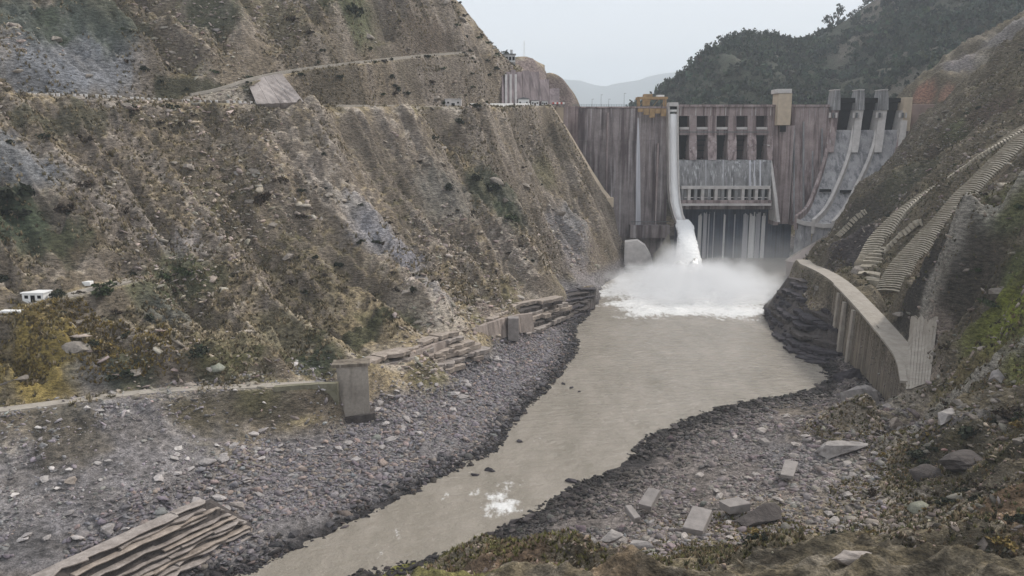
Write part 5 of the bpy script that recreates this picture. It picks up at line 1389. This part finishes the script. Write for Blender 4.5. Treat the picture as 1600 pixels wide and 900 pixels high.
for px, wx, dy, hz, lab, rf in [(818, 7, 4, 4.4, 'white hut with a dark doorway on the bench left of the dam crest', 'gable'), (836, 5, 4, 3.4, 'lower white hut beside the parapet stairs', 'flat'), (851, 4, 3.5, 3.0, 'small white kiosk nearest the dam crest', 'flat')]:
    q = RB(px); hut(px, 163, q[1] + .5, wx, dy, hz, lab, rf, z0=q[2] - .1)
ZB = RB(862)[2]
hut(708, 165, RB(708)[1] + .5, 9, 4, 4.2, 'pale ruined block wall hut on the road bench', 'flat', 'block_hut', 'hut', M_PALE, M_PALE, z0=RB(708)[2] - .1)
for i, (a, b_, lab) in enumerate([(733, 760, 'white parapet wall right of the pale block hut'), (764, 800, 'white parapet wall in the middle of the bench'), (803, 826, 'white parapet wall in front of the white huts')]):
    A, B = RB(a) + np.array([.8, -3.2, 0]), RB(b_) + np.array([.8, -3.2, 0]); bm = bmesh.new()
    hexa(bm, [A+(0,0,-3), B+(0,0,-3), B+(0,.6,-3), A+(0,.6,-3), A+(0,0,1.8), B+(0,0,1.8), B+(0,.6,1.8), A+(0,.6,1.8)]); solo('parapet_wall', bm, M_WHITE, tuple(A), lab, 'wall')
br = empty('road_barrier', (P(872,160,553)[0], 553, ZB), 'red and white striped barrier on the bench at the dam crest', 'barrier')
for k in range(6):
    x = P(863 + k * 3.2, 160, 553)[0]; bm = bmesh.new(); box(bm, x, x + 1.36, 552.8, 553.2, ZB + 1.0, ZB + 2.2, .03); part('stripe', br, bm, M_RED if k % 2 == 0 else M_WHITE)
for k in (0, 5):
    x = P(864 + k * 3.2, 160, 553)[0]; bm = bmesh.new(); box(bm, x, x + .4, 552.85, 553.15, ZB - 1, ZB + .88); part('post', br, bm, M_STEEL)
# retaining wall and house above the bench
M_PURP = mat_streak('purple_grey_shotcrete', (.20,.165,.17), (.10,.08,.085), (.33,.29,.29), .5, .2, sx=.3, sz=.03, seed=300)
rt = empty('tall_retaining_wall', tuple(P(815, 158, 560)), 'purple grey shotcrete retaining wall on the hillside behind the white huts', 'retaining wall')
for k, (a, b_, t0) in enumerate([(784,791,118),(791.4,798,112),(798.4,806,109),(806.4,816,112),(816.4,828,110),(828.4,842,112),(842.4,858,124),(858.4,874,138)]):
    Ya = RB(min(a, 862))[1] + 7; Yb = RB(min(b_, 862))[1] + 7; A0, B0, B1, A1 = P(a, 163, Ya), P(b_, 163, Yb), P(b_, t0, Yb + 12), P(a, t0, Ya + 12); bm = bmesh.new()
    hexa(bm, [A0, B0, B0+(0,30,0), A0+(0,30,0), A1, B1, B1+(0,22,0), A1+(0,22,0)]); part('wall_panel', rt, bm, M_PURP)
for px in (790.8, 797.9, 805.9):
    Ya = RB(px)[1] + 6; A0, A1 = P(px, 162, Ya), P(px, 116, Ya + 11); bm = bmesh.new(); hexa(bm, [A0+(-.7,-.8,0), A0+(.7,-.8,0), A0+(.7,2,0), A0+(-.7,2,0), A1+(-.7,-.8,0), A1+(.7,-.8,0), A1+(.7,2,0), A1+(-.7,2,0)]); part('buttress', rt, bm, M_PALE)
M_PGREY = mat_plain('pale_grey_render', (.50,.50,.50), var=.15, scale=.4)
hs = empty('hill_house', tuple(P(795, 109, 556)), 'pale grey two storey house on top of the purple retaining wall', 'house')
x0, x1 = xat(784, 100, 556), xat(805, 100, 556); z0, z1 = bz(795, 109, 556), bz(795, 85, 556)
bm = bmesh.new(); box(bm, x0, x1, 556, 563, z0 - 4, z1, .05); part('wall', hs, bm, M_PGREY)
bm = bmesh.new(); box(bm, x0 - .5, x1 + .5, 555.4, 563.6, z1 + .01, z1 + .45); part('roof', hs, bm, M_STEEL)
bm = bmesh.new(); box(bm, x0 - .3, x1 + .3, 554.6, 555.98, (z0 + z1) / 2 - .15, (z0 + z1) / 2 + .15); part('balcony', hs, bm, M_WHITE)
for k in range(4):
    for j in range(2):
        xw = x0 + (x1 - x0) * (k + .5) / 4; zw = z0 + 1.2 + j * (z1 - z0) / 2
        bm = bmesh.new(); box(bm, xw - .75, xw + .75, 555.9, 556.1, zw, zw + 2.2); f = part('window', hs, bm, M_DARK)
bm = bmesh.new(); box(bm, xat(797, 83, 556), xat(801, 83, 556), 558, 561, z1 + .46, z1 + 3.2); part('stair_head', hs, bm, M_PGREY)
ma = P(819, 88, 590); mt = empty('radio_mast', (ma[0], 590, height(ma[0], 590) - 1), 'thin pale lattice mast against the sky right of the hill house', 'mast')
zb_ = height(ma[0], 590) - 1; zt_ = bz(819, 64, 590)
for dx_, dy_ in ((-.6,-.6),(.6,-.6),(0,.6)):
    bm = bmesh.new(); bar(bm, (ma[0]+dx_, 590+dy_, zb_), (ma[0]+dx_*.25, 590+dy_*.25, zt_), .09, .06, 4); part('mast_leg', mt, bm, M_WHITE)
for k in range(6):
    z = zb_ + (zt_ - zb_) * (k + .5) / 6; bm = bmesh.new(); bar(bm, (ma[0]-.5, 589.5, z), (ma[0]+.5, 589.6, z + 1.2), .05, n=4); part('brace', mt, bm, M_WHITE)
# concrete block at the dam foot, left of the rock cone
q0 = PZ(998, 416, 3); Yb = q0[1]
bk = empty('anchor_block', tuple(q0), 'pale concrete anchor block with a rounded shoulder at the dam foot on the left', 'block')
poly = [P(975,416,Yb), P(1020,414,Yb), P(1017,400,Yb), P(1008,384,Yb), P(996,376,Yb), P(976,378,Yb)]
bm = bmesh.new(); prism(bm, poly, (1.5, 10, 0)); bmesh.ops.bevel(bm, geom=bm.edges[:], offset=.15, segments=1, affect='EDGES'); part('block', bk, bm, M_PALE)
bm = bmesh.new(); A = P(940, 414, Yb - 2); B = P(1024, 417, Yb - 2); box(bm, A[0], B[0], Yb - 3, Yb + 9, B[2] - 1.2, B[2] + .3, .1); part('ledge', bk, bm, M_PALE)

# continuous concrete river wall at the toe of the left slope
M_RWALL = mat_streak('pinkish_river_wall', (.33,.275,.24), (.19,.155,.135), (.42,.37,.33), .45, .2, sx=.4, sz=.05, seed=500)
wl = empty('river_wall', tuple(PZ(770, 545, 7)), 'pinkish grey concrete wall at the toe of the left slope between the layered ledges', 'wall')
TP = [(640,552,16.5),(675,540,16.2),(705,528,16),(735,516,15.6),(762,506,15.2),(790,497,14.6),(812,492,14.2),(832,490,13.8)]
TPW = [PZ(a, b_, z) for a, b_, z in TP]
for A, B in zip(TPW[:-1], TPW[1:]):
    d = B - A; A = A + d * .008; B = B - d * .008; g = np.array([-1.0, 1.6, 0]); hgt = 7.5
    bm = bmesh.new(); hexa(bm, [A + (.9, -.9, -hgt), B + (.9, -.9, -hgt), B + g, A + g, A, B, B + g, A + g][:4] and [A + np.array([.9, -.9, -hgt]), B + np.array([.9, -.9, -hgt]), B + g + np.array([0, 0, -hgt]), A + g + np.array([0, 0, -hgt]), A, B, B + g, A + g]); part('wall_panel', wl, bm, M_RWALL)
q = PZ(802, 521, 8.5); bm = bmesh.new(); box(bm, q[0] - 2.2, q[0] + 2.2, q[1] - .8, q[1] + 3, q[2] - 3, q[2] + 6.5, .15); part('pillar', wl, bm, M_BLK)
# spoil berm along the outer edge of the hill track: a pale earth bank
bpts = TRACK.copy(); bpts[:, 1] -= 2.4; bpts[:, 2] += .9
o = ribbon('track_berm', bpts, .8, .8, .0, M_WALK, 1.2); tag(o, kind='structure')
# fine stones and chips on the near bank
pN = sample(9000, -60, 140, 100, 175, lambda x, y, z: (x > river_x(y)) & (z > 3) & in_view(x, y, z, 20) & (fbm(x / 8, y / 8, 3, 59) > rng.uniform(-.35, .3, len(x))))
n = len(pN); cN = np.array([.27,.215,.165]) * rng.uniform(.5, 1.5, (n, 1)) * (1 + rng.normal(0, .06, (n, 3)))
scatter('stone_chips', pN, np.clip(rng.lognormal(-1.55, .5, n), .08, .8), cN, ROCKS, M_STONE, .5, rng.uniform(.7, 1.4, (n, 3)) * np.array([1.15, 1, .7]))

pN = sample(3000, -150, -20, 140, 245, lambda x, y, z: (x < river_x(y)) & (z > 7) & (z < 22) & in_view(x, y, z, 20) & (fbm(x / 10, y / 10, 3, 61) > rng.uniform(-.4, .3, len(x))))
n = len(pN); cN = np.array([.24,.22,.215]) * rng.uniform(.5, 1.5, (n, 1)) * (1 + rng.normal(0, .04, (n, 3)))
scatter('scree_stones', pN, np.clip(rng.lognormal(-1.15, .5, n), .1, .9), cN, ROCKS, M_STONE, .5, rng.uniform(.7, 1.4, (n, 3)) * np.array([1.15, 1, .7]))
# ================================================================== VEGETATION
M_LEAF = mat_attr('dry_hill_foliage', .9, .8, .7, 1.35, 0)
def clump(seed, n, lobes, leaf, flat=1.0):
    """leaf faces spread through the lobes of one crown; unit sized; returns V, F"""
    r_ = np.random.default_rng(seed); V_, F_ = [], []
    L = np.stack([r_.normal(0, .42, lobes), r_.normal(0, .42, lobes), r_.uniform(.15, .85, lobes)], 1); rad = r_.uniform(.28, .5, lobes)
    for i in range(n):
        k = r_.integers(lobes); d = r_.normal(0, 1, 3); d /= np.linalg.norm(d); p = L[k] + d * rad[k] * r_.uniform(.45, 1.05); p[2] = max(.02, p[2] * flat)
        u = r_.normal(0, 1, 3); u /= np.linalg.norm(u); v = np.cross(u, r_.normal(0, 1, 3)); v /= np.linalg.norm(v); s_ = leaf * r_.uniform(.6, 1.4)
        b = len(V_); V_ += [p - u * s_, p + v * s_ * .6, p + u * s_, p - v * s_ * .6]; F_.append([b, b + 1, b + 2, b + 3])
    return np.array(V_), np.array(F_)
def clump_mesh(name, seed, n, lobes, leaf, colr, flat=1.0, mat=None):
    V_, F_ = clump(seed, n, lobes, leaf, flat); r_ = np.random.default_rng(seed + 1)
    g = np.repeat(r_.uniform(.55, 1.5, (n, 1)), 4, 0); cc = np.array(colr) * g * (1 + r_.normal(0, .06, (len(V_), 3)))
    o = mesh_np(name, V_, F_, mat or M_LEAF, cols=np.clip(cc, 0, 1)); me = o.data; bpy.data.objects.remove(o); return me
def stem_mesh(name='stem', h=.6, r=.05):
    bm = bmesh.new(); bar(bm, (0, 0, -.3), (0.03, 0.02, h), r, r * .5, 5)
    for a in (0.3, 2.2, 4.4): bar(bm, (0, 0, h * .4), (math.cos(a) * .3, math.sin(a) * .3, h), r * .6, r * .25, 4)
    me = bpy.data.meshes.new(name); bm.to_mesh(me); bm.free(); me.materials.append(M_BARK); return me
M_BARK = mat_plain('grey_brown_bark', (.11,.085,.065), var=.3, scale=2)
STEM = stem_mesh()
SH = {'brown': [clump_mesh('crown', 1000 + k, 220, 6, .17, (.046,.033,.023), .8) for k in range(3)],
      'dark': [clump_mesh('crown', 1020 + k, 230, 6, .17, (.026,.030,.018), .85) for k in range(3)],
      'green': [clump_mesh('crown', 1040 + k, 230, 7, .17, (.042,.054,.024), .85) for k in range(3)],
      'ochre': [clump_mesh('crown', 1060 + k, 200, 6, .17, (.17,.12,.04), .6) for k in range(2)]}
def shrub(p, size, kind, label, group=None, tall=1.0, parts=True, name='shrub', cat='shrub'):
    o = empty(name, tuple(p), label, cat, group, random.uniform(0, 6.28))
    c_ = bpy.data.objects.new('crown', random.choice(SH[kind])); c_.scale = (size, size, size * tall); c_.location = (0, 0, -.1 * size); col.objects.link(c_); c_.parent = o
    s_ = bpy.data.objects.new('stem', STEM); s_.scale = (size, size, size * tall); col.objects.link(s_); s_.parent = o
    return o
# shrubs the photograph shows singly
NAMED = [(407,318,3.6,1.5,'brown','upright brown shrub alone in the middle of the left hillside'),
 (105,332,3.4,1.1,'brown','round brown shrub on the left hillside above the bench track'),
 (194,335,2.0,1.1,'brown','small brown bush right of the round brown shrub'),
 (136,226,2.2,1.2,'brown','dark bush close below the upper road at far left'),
 (135,290,3.0,.7,'brown','low spreading brown bush above the round brown shrub'),
 (437,285,2.8,.8,'brown','squat brown bush right above the upright shrub'),
 (66,217,2.4,.8,'dark','dark low bush below the road parapet at far left'),
 (85,466,2.6,1.0,'dark','dark bush standing right beside the white shed'),
 (160,460,4.6,.8,'green','wide green bush at the end of the bench track'),
 (265,170,3.0,.7,'dark','dark bush hanging just under the upper road edge'),
 (205,170,1.8,.8,'dark','small dark bush under the road left of the hanging one'),
 (258,437,3.4,.9,'green','green bush above the ochre grass slope'),
 (295,430,3.4,.9,'green','green bush with a paler neighbour in the middle left slope'),
 (235,505,3.2,.8,'dark','dark bush at the right edge of the ochre grass'),
 (310,555,4.0,.7,'dark','broad dark bush above the lower path'),
 (195,590,3.6,.7,'dark','dark bush beside the pale scree chute above the lower path'),
 (770,300,6.0,.9,'dark','largest dark thicket on the spur toward the dam'),
 (745,285,4.0,.9,'dark','dark thicket left of the largest one on the spur'),
 (798,345,4.5,.8,'green','green thicket below the largest dark one'),
 (700,300,2.6,1.5,'dark','slim dark shrub left of the thickets on the spur'),
 (718,195,3.0,1.0,'dark','dark bush below the pale block hut'),
 (742,168,3.4,.8,'dark','dark round bush in front of the white parapet wall'),
 (555,28,4.0,1.6,'dark','dark conical tree on the upper green slope'),
 (12,318,7.0,.9,'dark','large dark green thicket at the left edge'),
 (28,345,5.0,.8,'dark','smaller thicket below the large one at the left edge'),
 (530,420,2.2,1.4,'dark','narrow dark bush beside the grey gully'),
 (470,345,2.4,.8,'brown','brown bush on the open slope left of the grey gully'),
 (458,38,2.6,1.0,'brown','brown bush near the top of the left hillside'),
 (1555,480,3.4,.6,'green','bright mossy bush on the right slope'),
 (1430,715,3.6,.7,'dark','dark bush on the near right rocks'),
 (1520,690,4.0,.8,'dark','dark olive bush in the right foreground'),
 (1580,655,3.4,.8,'brown','brown bush at the right edge above the foreground'),
 (1580,850,2.6,.7,'ochre','ochre bush in the bottom right corner')]
for px, py, s_, tl_, kd, lab in NAMED:
    p = hit(px, py, 90)
    if p is None: continue
    shrub(p, s_, kd, lab, None, tl_, name='tree' if 'tree' in lab else 'shrub', cat='tree' if 'tree' in lab else 'shrub')
def many(n, cond, x0, x1, y0, y1, s0, s1, kinds, label, group, name='shrub', cat='shrub'):
    for p in sample(n, x0, x1, y0, y1, cond):
        shrub(p, random.uniform(s0, s1), random.choice(kinds), label, group, random.uniform(.6, 1.0), name=name, cat=cat)
many(100, lambda x, y, z: (x < river_x(y)) & (z > 24) & (z < 97) & in_view(x, y, z, 0) & (fbm(x / 30, y / 30, 3, 901) > .05), -270, 40, 190, 540, 1.0, 2.2, ['brown', 'brown', 'dark'], 'small dry shrub on the slope below the upper road', 'dry shrubs below the upper road')
many(80, lambda x, y, z: (x < river_x(y)) & (z > 104) & (z < 175) & in_view(x, y, z, 0) & (fbm(x / 30, y / 30, 3, 902) > 0), -300, 30, 270, 560, 1.2, 2.6, ['brown', 'dark', 'dark', 'green'], 'small shrub on the slope above the upper road', 'shrubs above the upper road')
many(60, lambda x, y, z: (x > river_x(y)) & (z > 20) & (z < 140) & in_view(x, y, z, 0), 100, 330, 160, 520, 1.0, 2.2, ['brown', 'dark', 'green'], 'small shrub on the right valley slope', 'shrubs on the right valley slope')
many(60, lambda x, y, z: (x > 30) & (z > 10) & (y < 200) & in_view(x, y, z, 0), 30, 150, 100, 200, 1.0, 2.4, ['brown', 'dark', 'ochre'], 'small shrub on the near right bank', 'shrubs on the near right bank')
# dry grass and low growth, uncountable
TUFT = []
for k in range(4):
    r_ = np.random.default_rng(1100 + k); V_, F_ = [], []
    for i in range(7):
        a = r_.uniform(0, 6.28); t = r_.uniform(.2, .9); b = len(V_); w_ = r_.uniform(.15, .3)
        V_ += [(math.cos(a + 1.57) * w_, math.sin(a + 1.57) * w_, -.1), (-math.cos(a + 1.57) * w_, -math.sin(a + 1.57) * w_, -.1), (math.cos(a) * t, math.sin(a) * t, r_.uniform(.4, 1))]; F_.append([b, b + 1, b + 2])
    TUFT.append((np.array(V_), np.array(F_)))
def tufts(name, n, x0, x1, y0, y1, cond, s0, s1, cols_):
    p = sample(n, x0, x1, y0, y1, cond); n = len(p); c_ = np.array(cols_)[rng.integers(0, len(cols_), n)] * rng.uniform(.6, 1.4, (n, 1))
    return scatter(name, p, rng.uniform(s0, s1, n), c_, TUFT, M_LEAF, .1)
tufts('dry_grass', 15000, -300, 50, 180, 560, lambda x, y, z: (x < river_x(y)) & (z > 20) & (z < 175) & in_view(x, y, z) & (fbm(x / 18, y / 18, 3, 911) > rng.uniform(-.12, .25, len(x))), .7, 1.7, [(.25,.20,.13), (.18,.15,.09), (.13,.112,.068), (.29,.24,.16)])
tufts('dry_grass', 12000, 20, 320, 105, 540, lambda x, y, z: (x > river_x(y)) & clear_of_walkway(x, y) & (z > 12) & (z < 150) & in_view(x, y, z) & (fbm(x / 18, y / 18, 3, 912) > rng.uniform(-.3, .3, len(x))), .5, 1.4, [(.13,.11,.06), (.10,.10,.045), (.17,.13,.08), (.08,.07,.045)])
tufts('dry_grass', 8000, 30, 150, 100, 210, lambda x, y, z: (x > river_x(y)) & (z > 9) & clear_of_walkway(x, y) & in_view(x, y, z, 30) & (fbm(x / 10, y / 10, 3, 915) > rng.uniform(-.3, .3, len(x))), .3, .9, [(.16,.13,.06), (.13,.12,.05), (.20,.14,.08), (.09,.08,.045)])
mo = hit(700, 885, 90)
tufts('dry_grass', 5000, -60, 60, 100, 165, lambda x, y, z: (x > river_x(y)) & (z > 3.5) & in_view(x, y, z, 30) & (fbm(x / 9, y / 9, 2, 913) > rng.uniform(-.2, .3, len(x))), .35, .9, [(.16,.15,.05), (.17,.12,.07), (.11,.10,.045)])
g0 = hit(90, 545, 150)
tufts('ochre_grass', 3500, g0[0] - 30, g0[0] + 34, g0[1] - 22, g0[1] + 22, lambda x, y, z: (z > 24) & (z < 42) & (fbm(x / 9, y / 9, 2, 914) > rng.uniform(-.3, .3, len(x))), .6, 1.3, [(.27,.20,.065), (.21,.16,.06), (.16,.12,.06)])

# ---- forest on the far hill
CR = []
for k in range(5):
    V_, F_ = clump(1200 + k, 34, 5, .30, 1.0); CR.append((V_ * np.array([1, 1, 1.25]), F_))
nF = 9500
x = rng.uniform(120, 1100, nF * 4); y = rng.uniform(760, 1420, nF * 4); z = fheight(x, y); a, b_ = proj(x, y, z)
dens = fbm(x / 70, y / 70, 4, 931); dens = dens - .10 * sstep(1225, 1300, a); ok = (a > 985) & (a < 1640) & (b_ > -60) & (dens > rng.uniform(-.6, .05, len(x))) & (x / y < .88)
pF = np.stack([x, y, z], 1)[ok][:nF]; n = len(pF)
cF = np.array([.040,.050,.034]) * rng.uniform(.5, 1.9, (n, 1)) * (1 + rng.normal(0, .08, (n, 3)))
scatter('forest', pF, rng.uniform(3.0, 8.0, n), cF, CR, M_LEAF, .08)
# trees of the skyline, one by one
TC = [clump_mesh('crown', 1300 + k, 90, 7, .22, (.045,.055,.036), 1.1) for k in range(4)]
tb = bmesh.new(); bar(tb, (0, 0, -.5), (.02, .01, .75), .05, .02, 5); bar(tb, (0, 0, .25), (.2, .05, .6), .025, .01, 4); bar(tb, (0, 0, .32), (-.18, .1, .66), .025, .01, 4)
TRK = bpy.data.meshes.new('trunk'); tb.to_mesh(TRK); tb.free(); TRK.materials.append(M_BARK)
def tree(p, h, label, group=None, wide=1.0, lift=.25):
    o = empty('tree', tuple(p), label, 'tree', group, random.uniform(0, 6.28))
    c_ = bpy.data.objects.new('crown', random.choice(TC)); c_.location = (0, 0, h * lift); c_.scale = (h * .55 * wide, h * .55 * wide, h * (1 - lift) * .75); col.objects.link(c_); c_.parent = o
    t_ = bpy.data.objects.new('trunk', TRK); t_.scale = (h, h, h); col.objects.link(t_); t_.parent = o
    return o
def ridge_point(px):
    t = (px - 800) / FPX; ys = np.arange(780, 1480, 3.0); z = fheight(t * ys, ys); el = (z - CAM_Z) / ys; k = np.argmax(el); return np.array([t * ys[k], ys[k], z[k] - .5])
px = 1022
while px < 1345:
    if not 1266 < px < 1292:
        tree(ridge_point(px), random.uniform(10, 19) if px < 1225 else random.uniform(7, 13), 'bushy dark tree on the skyline of the forested hill', 'trees along the skyline of the forested hill', random.uniform(.8, 1.2), .12)
    px += random.uniform(5, 9)
tree(ridge_point(1275) + (0, 0, -1), 30, 'tall thin tree standing clear of the skyline, left one of the pair', None, .55, .45)
tree(ridge_point(1287) + (0, 0, -1), 34, 'tall thin tree standing clear of the skyline, right one of the pair', None, .5, .5)
# bushes at the ridge by the hill house
for px, py, Y, h, lab in [(790, 82, 580, 7, 'small dark tree behind the hill house against the sky'), (772, 84, 556, 4, 'bush on the ridge left of the hill house')]:
    p = P(px, py, Y); p[2] = height(p[0], p[1]) - .3; tree(p, h, lab, None, 1, .2)
